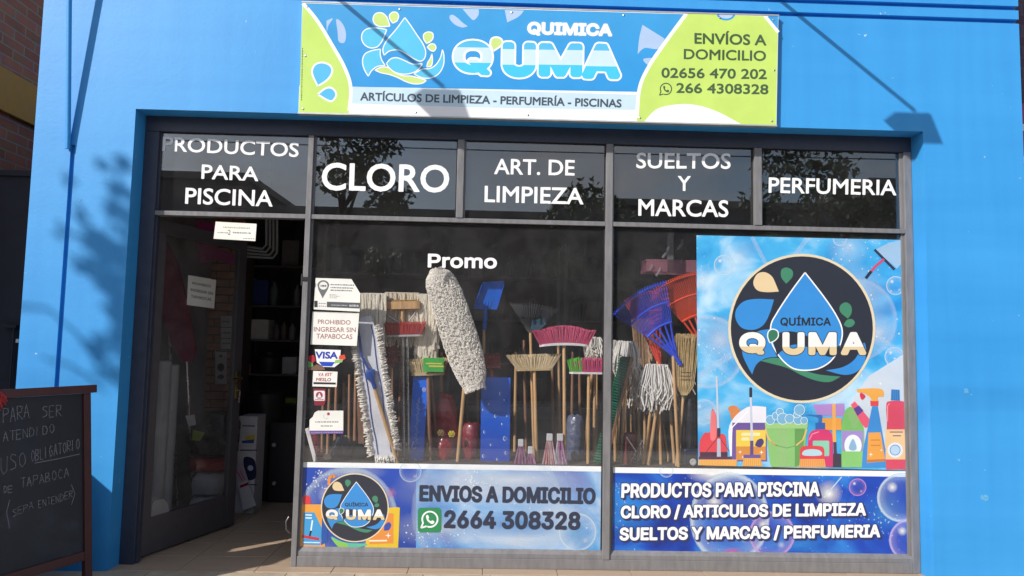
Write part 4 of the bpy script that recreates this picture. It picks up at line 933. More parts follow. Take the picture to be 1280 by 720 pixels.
for _ in range(120):
    x, y = rd.choice([(rd.gauss(772, 5), rd.uniform(600, 685)), (rd.uniform(1060, 1130), rd.gauss(650, 14)), (rd.gauss(1075, 22), rd.gauss(640, 14)), (rd.uniform(770, 1130), rd.uniform(625, 690))])
    if not (768 < x < 1131 and 594 < y < 690): continue
    A.disc(x, y, rd.uniform(.5, 1.3), [(0, '#ffffff', .95), (1, '#8fd0ff', .1)], n=8)
for txt, tl, tr, bl in (('PRODUCTOS PARA PISCINA', (777, 604), (1025, 601.8), (776.4, 622.6)), ('CLORO / ARTICULOS DE LIMPIEZA', (776, 631.4), (1082.6, 627.8), (775.6, 650.2)), ('SUELTOS Y MARCAS / PERFUMERIA', (774.6, 658.8), (1100.4, 654.8), (774.2, 677.8))):
    for dx, dy in ((1.8, 1.8), (1.0, 1.0), (0, 0)): A.text(txt, (tl[0]+dx, tl[1]+dy), (tr[0]+dx, tr[1]+dy), (bl[0]+dx, bl[1]+dy), '#14205c', .05, grow=1.0, sans=True)
    A.text(txt, tl, tr, bl, '#ffffff', .05, sans=True)
A.build('printed_artwork', M_INK, po)
# film behind posters that hides the display platform
# ---- small stickers and notices on the left edge of the big pane
def scrib(A, x0, x1, y, h, c, sl=0, sd=1, a=.7):
    "print too small to read: short uneven dashes"
    r_ = random.Random(sd); x = x0
    while x < x1:
        w_ = min(r_.uniform(.8, 3.2), x1-x); A.rect(x, y-h/2*r_.uniform(.7, 1)+sl*(x-x0), x+w_, y+h/2+sl*(x-x0), c, a, slope=sl); x += w_+r_.uniform(.35, .8)
def card(name, label, pts, base='#f0efe9', Y=GY, place=None, cat='notice', paper=M_PAPER):
    pl = place or facing(Y-.0009); P3_ = [pl(x, y, 0) for x, y in pts]; t = thing(name, label, cat, P3_[-1])
    nrm = (P3_[1]-P3_[0]).cross(P3_[2]-P3_[0]).normalized(); b = MB(); b.slab(P3_, -nrm*.0007 if nrm.y < 0 else nrm*.0007); b.build('paper', paper if paper is not M_PAPER else mat('notice_paper', (.72, .72, .69), .8, amt=.05), t)
    A = Art(pl, lift=.0005); A.poly(pts, base); return t, A
t, A = card('tax_notice', 'white notice with a grey map pin and a cut corner, topmost of the pane stickers', [(394.6,347.4),(439.3,348.8),(450.4,367),(449.6,389.6),(392,386.7)])
q = lambda x, y: (385+x/12, 340+y/12)
A.poly([q(142,205)]+[q(230+90*math.cos(R(a)), 205+82*math.sin(R(a))) for a in range(180, 361, 15)]+[q(320,205), q(290,275), q(220,395), q(160,275)], '#6c6e70'); A.poly(circ(*q(230, 205), 5.2, 5, 20), '#e8e8e4')
scrib(A, q(188, 0)[0], q(275, 0)[0], q(0, 206)[1], 2.4, '#3a3c40', .02, 14)
for k, (x1_, y_) in enumerate(((690, 188), (680, 232), (660, 272))): scrib(A, q(338, 0)[0], q(x1_, 0)[0], q(0, y_)[1], 1.6, '#7a7c80', .03, k)
for k, y_ in enumerate((340, 360, 385)): scrib(A, q(325, 0)[0], q(430+40*(k == 1), 0)[0], q(0, y_)[1], .9, '#9a9ca0', .03, k+5)
A.rect(*q(95, 432), *q(145, 528), '#34363c'); A.poly([q(285, 445), q(780, 462), q(775, 548), q(282, 528)], '#56585e'); scrib(A, q(160, 0)[0], q(275, 0)[0], q(0, 470)[1], 1.2, '#8a8c90', .03, 9); scrib(A, q(160, 0)[0], q(270, 0)[0], q(0, 510)[1], 1.2, '#8a8c90', .03, 10)
scrib(A, q(350, 0)[0], q(590, 0)[0], q(0, 495)[1], 1.2, '#d0d2d4', .03, 11); scrib(A, q(620, 0)[0], q(758, 0)[0], q(0, 502)[1], 2.6, '#d8dade', .03, 15); A.build('print', M_PAPER, t)
t, A = card('mask_notice', 'white notice PROHIBIDO INGRESAR SIN TAPABOCAS on the outer left edge of the big pane', [(390.7,389.6),(449,391.5),(446,432.4),(388,430.5)])
q = lambda x, y: (380+x/5.14, 340+y/5.14)
TX = '#a06a66'
A.text('PROHIBIDO', q(90, 305), q(300, 310), q(89, 334), TX, .02); A.text('INGRESAR SIN', q(64, 352), q(334, 357), q(63, 383), TX, .02); A.text('TAPABOCAS', q(80, 396), q(312, 400), q(79, 428), TX, .02)
A.stroke([q(58, 258), q(352, 268)], '#c9c9c4', .6); A.build('print', M_PAPER, t)
t, A = card('card_sticker', 'blue and white VISA sticker flanked by red and green card art', [(393.5,436.5),(426,437.5),(424.5,454),(418,459),(404,458.5),(396,453)], '#f2f3f4', cat='sticker')
q = lambda x, y: (385+x/10.29, 430+y/10.29)
A.text('VISA', q(98, 95), q(388, 100), q(92, 188), '#1a3fae', .06); A.poly([q(140, 228), q(345, 232), q(310, 288), q(180, 284)], '#1448c0')
A.poly([q(0, 155), q(75, 140), q(100, 210), q(60, 250), q(0, 200)], '#b8203a'); A.poly([q(0, 215), q(60, 245), q(70, 285), q(0, 305)], '#5fa860'); A.poly([q(400, 150), q(470, 135), q(485, 185), q(440, 215), q(395, 190)], '#d84a34'); A.poly([q(355, 205), q(450, 195), q(440, 235), q(330, 255)], '#8fc070')
A.poly([q(0, 300), q(70, 290), q(110, 260), q(210, 300), q(220, 335), q(0, 335)], '#8a6a58', .8); A.build('print', M_PAPER, t)
t, A = card('small_sticker', 'small white sticker with red handwriting style letters below the card sticker', [(391.5,463.6),(422,464.6),(420.8,483.8),(390.5,483)], cat='sticker')
A.text('YA EST', (398, 466.4), (415.8, 466), (396.8, 470.6), '#b03040', .03); A.text('MESLO', (395.6, 472.2), (414.4, 472.6), (394.8, 476.4), '#a03844', .04); A.rect(391.8, 477.6, 419.8, 480.2, '#2c2c30', slope=.02); A.build('print', M_PAPER, t)
t, A = card('red_sticker', 'narrow white and dark red sticker with a round stamp', [(391.5,486),(407,486),(407.5,500),(405,507),(393,507)], '#8a2434', cat='sticker')
A.rrect(392.4, 488.4, 406, 501, 1.5, '#efe4e6'); A.poly(circ(399.2, 494, 4.4, n=20), '#9a4a58'); A.poly([(399.2, 491), (402, 497), (396.4, 497)], '#f0e0e4'); scrib(A, 394, 405, 499.4, 1, '#6a3040', 0, 3); A.build('print', M_PAPER, t)
t, A = card('purple_notice', 'white card with red dot and purple strip, lowest of the pane stickers', [(397.5,513.3),(429.2,513.3),(429,542.2),(386.6,542.6),(387,524.5),(391,521),(393.4,515.5)])
A.rect(386.8, 538.2, 429, 542.4, '#6b4f94'); A.poly(circ(410.6, 517.4, 1.9, n=14), '#a8404a'); A.stroke(circ(407.6, 520.4, 3, n=16, a0=30, a1=230), '#b8b8b8', .5); scrib(A, 394, 423, 527.4, 1.8, '#9a9a9a', -.005, 4); scrib(A, 401, 416, 532.4, 1.8, '#a0a0a0', 0, 6); scrib(A, 389, 428, 540.4, 1, '#c8b8e0', 0, 7); A.build('print', M_PAPER, t)
# paper taped below the transom bar over the door, paper on the door glass
t, A = card('taped_paper', 'crumpled white handwritten paper taped under the bar above the doorway', [(269.6,277),(320.8,279.8),(319.2,301.4),(267,298.4)], '#f4f3ea', Y=.150)
scrib(A, 279, 313, 284, 2.0, '#c9c2a4', .04, 3); scrib(A, 272, 285, 290.5, 1.6, '#aeb0a8', .04, 4); A.text('2', (285, 287), (288.6, 287.4), (284.6, 293.6), '#8a8c88', .02); scrib(A, 291, 314, 290.6, 2.0, '#8f9494', .04, 8); scrib(A, 304, 318, 298, 1.2, '#a8aaa8', .03, 9); A.build('print', M_PAPER, t)
dpl = lambda x, y, z: on_door(x, y, .0045+z)
t, A = card('door_notice', 'white mask notice taped inside the glass of the open door', [(235.4,343.8),(270.2,349.8),(267.6,385.6),(233.6,381)], place=dpl)
q = lambda x, y: (225+x/12, 335+y/12)
A.text('PROHIBIDO', q(180, 205), q(468, 255), q(180, 245), '#4a4a4a', .02); A.text('INGRESAR SIN', q(160, 300), q(495, 362), q(160, 345), '#4a4a4a', .02); A.text('TAPABOCAS', q(165, 400), q(470, 450), q(165, 445), '#4a4a4a', .02); A.build('print', M_PAPER, t)

# ================================================================== CHALKBOARD
cC = at(118, 481, -.10); cd_ = Vector((.37, .93, 0)).normalized(); cn = Vector((cd_.y, -cd_.x, 0)); LEAN = .10
cdn = (Vector((0, 0, -1)) + cn*LEAN).normalized(); cN = cd_.cross(cdn).normalized()
if cN.dot(CAM-cC) < 0: cN = -cN
cb = thing('chalkboard_stand', 'dark red framed chalkboard stand with chalk writing left of the shop door', 'chalkboard', Vector((cC.x, cC.y, 0)) - cd_*.35)
W_, H_ = .95, cC.z/(-cdn.z)-.002
def cbx(b, u0, u1, v0, v1, t0, t1, bev=.003):     # u back from the far corner, v down
    c = cC - cd_*((u0+u1)/2) + cdn*((v0+v1)/2) + cN*((t0+t1)/2); return b.obox(c, cd_*((u1-u0)/2), cN*((t1-t0)/2), cdn*((v1-v0)/2), bev)
M_MAH = mat('dark_red_wood', (.075, .022, .022), .5, ns=8, amt=.3, stretch=(3, 3, 1))
b = MB(); cbx(b, 0, W_, 0, .045, -.02, .022); b.build('top_rail', M_MAH, cb)
for u in (.035, W_-.075): b = MB(); cbx(b, u, u+.045, .0455, H_, -.014, .016); b.build('post', M_MAH, cb)
b = MB(); cbx(b, .0805, W_-.0755, H_-.17, H_-.12, -.012, .014); b.build('bottom_rail', M_MAH, cb)
M_SLATE = mat('slate_board', (.016, .020, .030), .55, ns=3, amt=.55)
b = MB(); cbx(b, .0805, W_-.0755, .0455, H_-.1705, -.006, .002, 0); b.build('board', M_SLATE, cb)
b = MB(); bk = cC-cd_*(W_/2)+cN*-.03+cdn*.03
for u in (.34, W_-.06):
    p0 = cC-cd_*u-cN*.025+cdn*.05; p1 = Vector((p0.x, p0.y, .002))-cN*.34; b = MB(); b.tube([p0, p1], .014, 6); b.build('rear_leg', M_MAH, cb)
def chalk(x, y, z): return on_plane(x, y, cC+cN*(.0026+z), cN)
STR = {'P': [[(0,1),(0,0),(.6,.05),(.65,.35),(.0,.5)]], 'A': [[(0,1),(.3,0),(.65,1)],[(.12,.62),(.55,.6)]], 'R': [[(0,1),(0,0),(.6,.08),(.55,.42),(0,.5),(.65,1)]],
 'S': [[(.6,.1),(.2,0),(.05,.25),(.55,.55),(.55,.85),(.0,.95)]], 'E': [[(.6,0),(0,0),(0,1),(.6,1)],[(0,.5),(.5,.48)]], 'T': [[(0,0),(.7,0)],[(.35,0),(.35,1)]], 'N': [[(0,1),(0,0),(.6,1),(.6,0)]],
 'D': [[(0,0),(0,1),(.45,.9),(.6,.5),(.4,.08),(0,0)]], 'I': [[(.1,0),(.1,1)]], 'O': [[(.3,0),(.05,.3),(.1,.8),(.35,1),(.6,.7),(.55,.2),(.3,0)]], 'U': [[(0,0),(.02,.7),(.25,1),(.55,.8),(.6,0)]],
 'B': [[(0,0),(0,1),(.5,.9),(.5,.6),(0,.48),(.5,.35),(.45,.05),(0,0)]], 'L': [[(0,0),(0,1),(.55,1)]], 'G': [[(.6,.15),(.25,0),(.02,.5),(.25,1),(.6,.85),(.6,.5),(.35,.5)]], 'C': [[(.6,.12),(.25,0),(.02,.5),(.25,1),(.6,.88)]],
 '(': [[(.5,-.3),(.1,.4),(.5,1.3)]], ')': [[(.1,-.4),(.5,.4),(.1,1.2)]]}
A = Art(chalk, lift=.0); rd = random.Random(21); CHK = '#a2a2ac'
def write(txt, x0, y0, x1, y1, h0, h1, lw=1.0):
    "chalk letters from baseline-top (x0,y0) to (x1,y1), letter height easing h0 to h1"
    n = len(txt)
    for i, ch in enumerate(txt):
        if ch == ' ': continue
        t = i/max(1, n-1) if n > 1 else 0; w_ = (x1-x0)/n; X0 = x0+w_*i; Y0 = y0+(y1-y0)*t+rd.uniform(-.5, .5); h = h0+(h1-h0)*t; sl = (y1-y0)/(x1-x0+.01)
        for ln in STR[ch]:
            q = [(X0+p[0]*w_*1.15+rd.uniform(-.25, .25), Y0+p[1]*h+sl*p[0]*w_+rd.uniform(-.3, .3)) for p in ln]
            for k in range(3):      # broken, dusty strokes
                A.stroke([(a+rd.uniform(-.22, .22), b_+rd.uniform(-.22, .22)) for a, b_ in q], CHK, lw*rd.uniform(.5, .9), a=.45)
write('PARA', 4, 511, 39, 506, 18, 17); write('SER', 53, 508, 79, 506, 14, 14); write('ATENDIDO', 4, 540, 70, 531, 12, 11)
write('USO', 1, 571, 35, 566, 22, 18); write('OBLIGATORIO', 39, 563, 101, 549, 14, 13); A.stroke([(43, 579), (70, 574), (100, 567.5)], CHK, .8, a=.8)
write('D', 5, 607, 10, 607, 8, 8); write('E', 10, 608, 18, 607, 8, 8); write('TAPABOCA', 26, 598, 88, 586, 12, 11); write('(', 7, 632, 16, 632, 22, 22, 1.1); write('SEPA', 16, 637, 43, 628, 9, 9, .9); write('ENTENDER', 48, 626, 92, 614, 9, 9, .9); write(')', 88, 612, 98, 610, 16, 16, 1.1)
for _ in range(26): A.glow(rd.uniform(5, 95), rd.uniform(640, 705), rd.uniform(8, 20), rd.uniform(.03, .09), '#7f8899')
A.build('chalk_writing', M_PAPER, cb)
b = MB(); q = chalk(-1, 502, .01)
for k in range(9): a = k*.7; b.tube([q, q+cd_*(.03*math.cos(a))+Vector((0, 0, .03*math.sin(a)))+cN*.012, q+cd_*(.015*math.cos(a+1))+Vector((0, 0, .05*math.sin(a+1)))], .006, 5)
single(b, 'red_ribbon', mat('red_ribbon', (.42, .03, .035), .6), 'red ribbon bow tied to the top left of the chalkboard', 'ribbon', smooth=True)

# ================================================================== WINDOW DISPLAY
LZ = .60
b = MB(); b.box((m1[1]+.03, .215, LZ-.02), (XR+.3, 1.25, LZ), .004)
plat = thing('display_platform', 'long low dark platform behind the posters that carries the window display', 'platform', (.7, .5, 0))
M_PLAT = mat('dark_board', (.07, .06, .055), .8); b.build('top', M_PLAT, plat)
b = MB(); b.box((m1[1]+.035, .22, .001), (XR+.29, .24, LZ-.021)); b.build('front_panel', M_PLAT, plat)
b = MB(); b.box((m1[1]+.035, 1.22, .001), (XR+.29, 1.245, LZ-.021)); b.build('rear_panel', M_PLAT, plat)
X_, Z_ = Vector((1, 0, 0)), Vector((0, 0, 1))
def down(p, q, z=LZ+.001):
    "carry the line p->q on until it stands on the platform"
    d = q-p; return p + d*((z-p.z)/d.z)
def frame_of(top, foot, w_ang=0):
    up = (top-foot).normalized(); wd = Vector((math.cos(R(w_ang)), 0, math.sin(R(w_ang)))); wd = (wd-up*wd.dot(up)).normalized(); return up, wd, wd.cross(up).normalized()
def pole(parent, foot, top, r, m, name='handle', n=10, taper=.92):
    b = MB(); up = (top-foot).normalized(); L_ = (top-foot).length
    b.tube([foot, foot+up*.01, foot+(top-foot)*.5, top-up*.01, top], [r*.85, r, r*.98, r*taper, r*taper*.8], n); return b.build(name, m, parent, smooth=True)
MM = {}
def cmat(h, rough=.5, **k):
    key = (h, rough)
    if key not in MM: MM[key] = mat('plastic_'+h.strip('#')+('_%d' % int(rough*100)), hexc(h, .8), rough, **k)
    return MM[key]
def bristles(c, up, wd, dp, wb, wt, h, depth, nx, ny, r=.0022, arc=0., seed=1, base_arc=0., jit=.004):
    b = MB(); rd = random.Random(seed)
    for i in range(nx):
        u = (i+.5)/nx*2-1
        for j in range(ny):
            v = (j+.5)/ny*2-1
            p = c + wd*(u*wb/2) + dp*(v*depth/2) + up*(base_arc*(1-u*u)-.002)
            e = c + wd*(u*wt/2+rd.gauss(0, jit)) + dp*(v*depth/2*1.3+rd.gauss(0, jit)) + up*(h+arc*(1-u*u)+rd.gauss(0, jit*.5))
            b.tube([p, (p+e)/2+wd*rd.gauss(0, jit*.3), e], [r, r, r*.6], 3, cap=False)
    return b
def core(c, up, wd, dp, wb, wt, h, depth, arc=0., base_arc=0., k=.86, n=10):
    vs = []; fs = []
    for i in range(n+1):
        u = i/n*2-1
        for (w_, hh, dd) in ((wb, base_arc*(1-u*u), depth*.8), (wt*k, h*.8+arc*(1-u*u)*.9, depth*1.0)):
            for s_ in (-1, 1): vs.append(c+wd*(u*w_/2)+up*hh+dp*(s_*dd/2))
    for i in range(n):
        a = i*4; q = a+4; fs += [(a, q, q+2, a+2), (a+1, a+3, q+3, q+1), (a+2, q+2, q+3, a+3), (a, a+1, q+1, q)]
    fs += [(0, 2, 3, 1), (n*4, n*4+1, n*4+3, n*4+2)]
    b = MB(); b.add(vs, fs); return b
def broom(label, base, foot, wb, wt, h, cols, Y, blk='#e8e6e0', bh=.018, depth=.045, hm=None, r=.012, ang=0, arc=0., barc=0., nx=30, split=None, cat='broom', group='brooms in the window', Yf=None, blk_w=None, name='broom', foot_y=579, seed=3, br=.0022, twin=False):
    "upturned broom: handle on the platform, block, bristles upward; positions are photo pixels on plane Y"
    Bp = at(base[0], base[1], Y); Fp = down(Bp, at(foot, foot_y, Yf or Y)); t = thing(name, label, cat, Fp, group); up, wd, dp = frame_of(Bp, Fp, ang)
    hm = hm or M_WOODL
    if twin:
        for s_ in (-.014, .016): pole(t, Fp+wd*s_, Bp+wd*s_, r*.7, hm)
    else: pole(t, Fp, Bp, r, hm)
    px = at(base[0]+1, base[1], Y).x-Bp.x
    wb, wt, h, arc, barc = wb*px, wt*px, h*px, arc*px, barc*px; bw = (blk_w*px if blk_w else wb*1.02)
    b = MB(); n = 12; vs = []
    for i in range(n+1):
        u = i/n*2-1
        for hh in (0, bh):
            for s_ in (-1, 1): vs.append(Bp+wd*(u*bw/2)+up*(hh-bh+barc*(1-u*u)*(1 if hh else .8))+dp*(s_*depth/2*(1 if abs(u) < .95 else .7)))
    fs = []
    for i in range(n): a = i*4; q = a+4; fs += [(a, q, q+2, a+2), (a+1, a+3, q+3, q+1), (a+2, q+2, q+3, a+3), (a, a+1, q+1, q)]
    fs += [(0, 2, 3, 1), (n*4, n*4+1, n*4+3, n*4+2)]; b.add(vs, fs); b.build('head_block', cmat(blk) if isinstance(blk, str) else blk, t)
    if not isinstance(cols, (list, tuple)): cols = [cols]
    cut = split or [1.0/len(cols)]*len(cols); u0 = 0
    k0 = core(Bp, up, wd, dp, wb*.97, wt*.97, h, depth*.8, arc, barc); k0.build('tuft_root', cmat(cols[-1], .8), t)
    for cc, sh in zip(cols, cut):
        m_ = u0+sh/2-.5; bb = bristles(Bp+wd*(m_*wb), up, wd, dp, wb*sh, wt*sh, h, depth, max(3, int(nx*sh)), 5, br, 0, seed)
        # shift tips so that the parts fan out together and follow the arcs
        for v in bb.v:
            q = v-Bp; z = q.dot(up); x = q.dot(wd); u = max(-1, min(1, 2*x/wb)); f = max(0, z/h); v += wd*(m_*(wt-wb)*min(f, 1)) + up*((barc*(1-f)+arc*f)*(1-u*u))
        bb.build('bristles', cmat(cc, .7), t, kind='stuff', fix=False); u0 += sh
    return t, Bp, Fp, up, wd, dp
def yarn(b, pts, r=.0035, n=4): b.tube(pts, r, n, cap=False)
def mop(label, top, w, drop, Y, n=70, seed=1, col='#f6f3ea', foot=None, r=.0042, cat='mop', group='string mops in the window', spread=.06, Yf=None):
    "wet mop held head up: strands rise from the clamp and fall over both sides"
    rd = random.Random(seed); c = at(top[0], top[1], Y); px = at(top[0]+1, top[1], Y).x-c.x; w *= px; drop *= px
    F = down(c, at(foot, 579, Yf or Y)) if foot else Vector((c.x, c.y, LZ)); t = thing('string_mop', label, cat, F, group)
    pole(t, F, c-Z_*.01, .011, M_WOODL)
    b = MB(); b.obox(c-Z_*.02, X_*w*.16, Vector((0, .018, 0)), Z_*.02, .004); b.build('clamp', cmat('#d8d4c8'), t)
    b = MB()
    for i in range(n):
        u = rd.uniform(-1, 1); f = rd.choice((-1, 1)) if abs(u) < .5 else (1 if u > 0 else -1); dy = rd.uniform(-1, 1)*spread
        if rd.random() < .72: dy = -abs(dy)
        l = drop*rd.uniform(.5, 1.05)*(1-.15*abs(u)); p0 = c+X_*(u*w*.16)+Z_*rd.uniform(-.01, .012)
        p1 = c+X_*(u*w*.33)+Vector((0, dy*.7, .012+rd.uniform(0, .015))); p2 = c+X_*(u*w*.46+rd.gauss(0, .006))+Vector((0, dy, -l*.3)); p3 = c+X_*(u*w*.5+rd.gauss(0, .013))+Vector((0, dy*1.1, -l*.7)); p4 = c+X_*(u*w*.48+rd.gauss(0, .018))+Vector((0, dy*1.1+rd.gauss(0, .006), -l))
        yarn(b, [p0, p1, p2, (p2+p3)/2+X_*rd.gauss(0, .004), p3, p4], r*rd.uniform(.8, 1.2))
    b.build('strands', mat('cotton_'+col.strip('#'), hexc(col, .82), .9, ns=60, amt=.12), t, kind='stuff', fix=False, smooth=True)
    return t

# --- the thick fringed dust mop slanting under the word Promo
path = [(546, 339, 9), (548, 345, 17), (551, 353, 21), (557, 368, 23), (565, 392, 24), (574, 420, 25), (583, 448, 24), (590, 470, 20), (593, 483, 14)]
F = at(572, 579, .38); F.z = LZ+.001; t = thing('dust_mop', 'thick off-white fringed dust mop leaning diagonally below the word Promo', 'mop', F)
C_ = [at(x, y, .30) for x, y, _ in path]; pxm = .0053; Rr_ = [r_*pxm for *_, r_ in path]
b = MB(); n = 14; vs = []
for c, r_ in zip(C_, Rr_):
    ax = (C_[-1]-C_[0]).normalized(); a = Vector((ax.z, 0, -ax.x)); d = Vector((0, 1, 0))
    vs += [c+(a*math.cos(2*math.pi*j/n)*r_*.82+d*math.sin(2*math.pi*j/n)*.045) for j in range(n)]
k = len(C_); b.add(vs, [(i*n+j, i*n+(j+1) % n, (i+1)*n+(j+1) % n, (i+1)*n+j) for i in range(k-1) for j in range(n)]+[tuple(range(n)), tuple((k-1)*n+j for j in range(n))])
M_YARN = mat('cotton_yarn', (.85, .81, .73), .92, ns=50, amt=.18); b.build('pad', mat('grey_backing', (.75, .72, .65), .9), t, smooth=True)
rd = random.Random(2); b = MB()
for _ in range(4600):
    s_ = rd.uniform(-.04, 1.04)*(k-1); i = max(0, min(k-2, int(s_))); f = s_-i; c = C_[i].lerp(C_[i+1], f); r_ = Rr_[i]+(Rr_[i+1]-Rr_[i])*max(0, min(1, f)); th = rd.uniform(-1.15, 1.15)*math.pi/2*1.15-math.pi/2
    nn = a*math.cos(th)+d*math.sin(th)*.75; p = c+a*math.cos(th)*r_*.84+d*math.sin(th)*.05
    if abs(math.cos(th)+.18) < .035 and rd.random() < .85: continue       # the stitched seam
    t1 = (ax*rd.uniform(-1, 1)+nn.cross(ax)*rd.uniform(-1, 1)).normalized(); l = rd.uniform(.006, .012); o_ = nn.normalized()*rd.uniform(.003, .008)
    yarn(b, [p-t1*l, p-t1*l*.5+o_, p+t1*l*.5+o_, p+t1*l], .0026, 4)
b.build('fringe', M_YARN, t, kind='stuff', fix=False, smooth=True)
pole(t, F, C_[6]+Vector((0, .05, 0)), .0125, M_WOODL)
# --- flat dust mop showing its cloth back
F0 = at(499, 580, .25); F0.z = LZ+.001; t = thing('flat_mop', 'flat mop with grey cloth back, blue piping and white fringe behind the pane stickers', 'mop', F0)
T0, B0 = at(454, 396, .225), at(481, 571, .225); ax = (B0-T0).normalized(); a = Vector((-ax.z, 0, ax.x)); hw = .068
b = MB(); b.slab([T0-a*hw*.7, T0+a*hw*.7, T0+ax*.10+a*hw, B0+a*hw*.95, B0+ax*.02, B0-a*hw*.95, T0+ax*.1-a*hw], Vector((0, .012, 0))); b.build('cloth_back', mat('pale_grey_cloth', (.66, .68, .73), .85, ns=9, amt=.14, bump=.002), t)
b = MB()
for s_ in (-.62, .62): b.tube([T0+ax*(.06+.09*i)+a*(hw*s_+.004*math.sin(i*1.7))+Vector((0, -.003, 0)) for i in range(10)], .0032, 5)
b.build('piping', cmat('#2a4a9a'), t)
rd = random.Random(9); b = MB(); L_ = (B0-T0).length
for _ in range(1050):
    s_ = rd.uniform(0.08, 1.02); sd = rd.choice((-1, 1)); p = T0+ax*(L_*s_)+a*sd*hw*rd.uniform(.86, 1.02)+Vector((0, rd.uniform(-.006, .016), 0))
    if s_ > .97: p = B0+a*rd.uniform(-1, 1)*hw*.95+ax*rd.uniform(-.01, .02); sdv = ax
    else: sdv = a*sd
    e = p+sdv*rd.uniform(.018, .044)+ax*rd.uniform(-.012, .012)+Vector((0, rd.uniform(-.012, .008), 0)); q = (p+e)/2+Vector((0, -.012, 0))
    yarn(b, [p, q, e, (p+e)/2+ax*.006], .0031, 4)
b.build('fringe', M_YARN, t, kind='stuff', fix=False, smooth=True)
b = MB(); q0 = at(463, 468, .208); b.obox(q0, X_*.028, Vector((0, .012, 0)), Z_*.034, .008); b.tube([at(449, 420, .208), at(452, 445, .203), at(461, 462, .203)], .008, 8); b.tube([at(462, 466, .203), at(469, 486, .203)], .013, 10); b.build('swivel', cmat('#2450a8', .4), t, smooth=True)
pole(t, down(at(467, 482, .203), at(497, 579, .225)), at(467, 482, .203), .0115, M_WOODL)
# --- brooms of the left window
broom('straight tan wooden broom block behind the red broom, above its wire braces', (503, 377), 505, 43, 43, 2, '#caa468', .41, blk=M_WOODL, bh=.050, depth=.05, nx=20, name='broom')
broom('red bristled broom on twin steel tubes below the tan wooden block', (506, 418.5), 508, 44, 54, 16, '#c23832', .38, blk='#b9bcc0', bh=.012, depth=.055, hm=M_STEEL, twin=True, nx=42, seed=5)
t, Bp, Fp, up, wd, dp = broom('beige bristled broom with a green label round its head', (535, 466), 538, 40, 53, 18, '#e6d2a4', .40, blk='#cdb98c', bh=.016, depth=.06, nx=34, hm=M_WOODB, r=.0125)
b = MB(); q = at(542, 456, .355); b.box((q.x-.068, .348, q.z-.046), (q.x+.066, .354, q.z+.046), .001); b.build('label', mat('green_card', (.06, .40, .07), .5), t)
b = MB(); b.box((q.x-.05, .3465, q.z+.004), (q.x+.055, .3478, q.z+.012)); b.box((q.x-.03, .3465, q.z-.014), (q.x+.066, .3478, q.z-.004)); b.build('label_print', mat('yellow_print', (.7, .62, .1), .5), t)
broom('brown bristled broom half hidden behind the beige broom with the green label', (537, 452), 548, 50, 54, 6, '#b89668', .55, blk='#a58058', nx=24, hm=M_WOODB, seed=8)
broom('cream bristled broom in the middle of the left window', (668, 461), 671, 44, 70, 18, '#e8d4ac', .42, blk='#c9b184', bh=.012, depth=.05, nx=44, hm=M_WOODL, br=.0026, seed=12)
broom('pink fan shaped broom on a white base, tallest beside the metal leaf rake', (705, 431), 706, 60, 80, 18, '#d4507c', .36, blk='#f0eeee', bh=.014, depth=.06, arc=6, barc=2.5, nx=62, hm=M_WOODL, br=.0026, seed=14)
broom('broom with half green and half pink bristles next to the middle mullion', (736, 465), 735, 48, 55, 15, ['#5cd23c', '#d04f80'], .38, split=[.32, .68], blk='#f2f0f0', bh=.013, depth=.055, arc=3, nx=40, hm=M_WOODL, seed=15)
broom('short red and grey brush beside the foot of the blue shovel', (614, 457), 617, 24, 24, 15, ['#a02c24'], .46, blk='#8c2a26', nx=22, hm=cmat('#a83028'), seed=16)
broom('plain pale broom barely seen behind the pink fan broom', (742, 448), 729, 22, 28, 14, '#d8cfc0', .75, blk='#c0b8a8', nx=22, seed=18)
# wire braces of the tan block
b = MB(); b.tube([at(483, 393, .42), at(497, 402, .40)], .0022, 5); b.tube([at(524, 384, .42), at(511, 401, .40)], .0022, 5); single(b, 'wire_brace', M_STEEL, 'thin V of wire braces between the tan block and the red broom', 'wire')
# string mop heads
def curtain(label, x0, x1, y0, ya, yb, Y, n, seed, col='#e0d6c2'):
    rd = random.Random(seed); a0, a1 = at(x0, y0, Y), at(x1, y0+1, Y); F = Vector(((a0.x+a1.x)/2, Y+.05, LZ+.001)); t = thing('string_mop', label, 'mop', F, 'string mops in the window')
    pole(t, F, Vector((F.x, F.y, a0.z-.02)), .011, M_WOODB); b = MB(); b.box((a0.x, Y-.006, a0.z-.02), (a1.x, Y+.05, a0.z-.004), .005); b.build('clamp', cmat('#c8bda6'), t); b = MB()
    for i in range(n):
        f = rd.random(); x = a0.x+(a1.x-a0.x)*f; zb = at(0, rd.uniform(ya, yb), Y).z; y = Y-.018+rd.uniform(-.03, .01); pts = [Vector((x, Y, a0.z+.002)), Vector((x+rd.gauss(0, .003), y, a0.z-.004))]
        for q in range(1, 5): pts.append(Vector((x+rd.gauss(0, .006), y+rd.gauss(0, .004), a0.z+(zb-a0.z)*q/4)))
        yarn(b, pts, .0050*rd.uniform(.8, 1.2))
    b.build('strands', mat('cotton_'+col.strip('#'), hexc(col, .95), .9, ns=60, amt=.14), t, kind='stuff', fix=False, smooth=True)
curtain('cream string mop hanging left of the tan wooden broom block', 450, 483, 367, 418, 450, .40, 210, 31, '#f4ecda')
curtain('cream string mop hanging right of the tan wooden broom block', 521, 550, 368, 415, 448, .47, 200, 32, '#f4ecda')
curtain('thin cream mop strands behind the wooden block and wires', 482, 524, 366, 395, 425, .48, 200, 33, '#e2d6c0')
mop('small white mop head between the pink brooms and the mullion', (744, 426), 20, 26, .66, 46, 34)
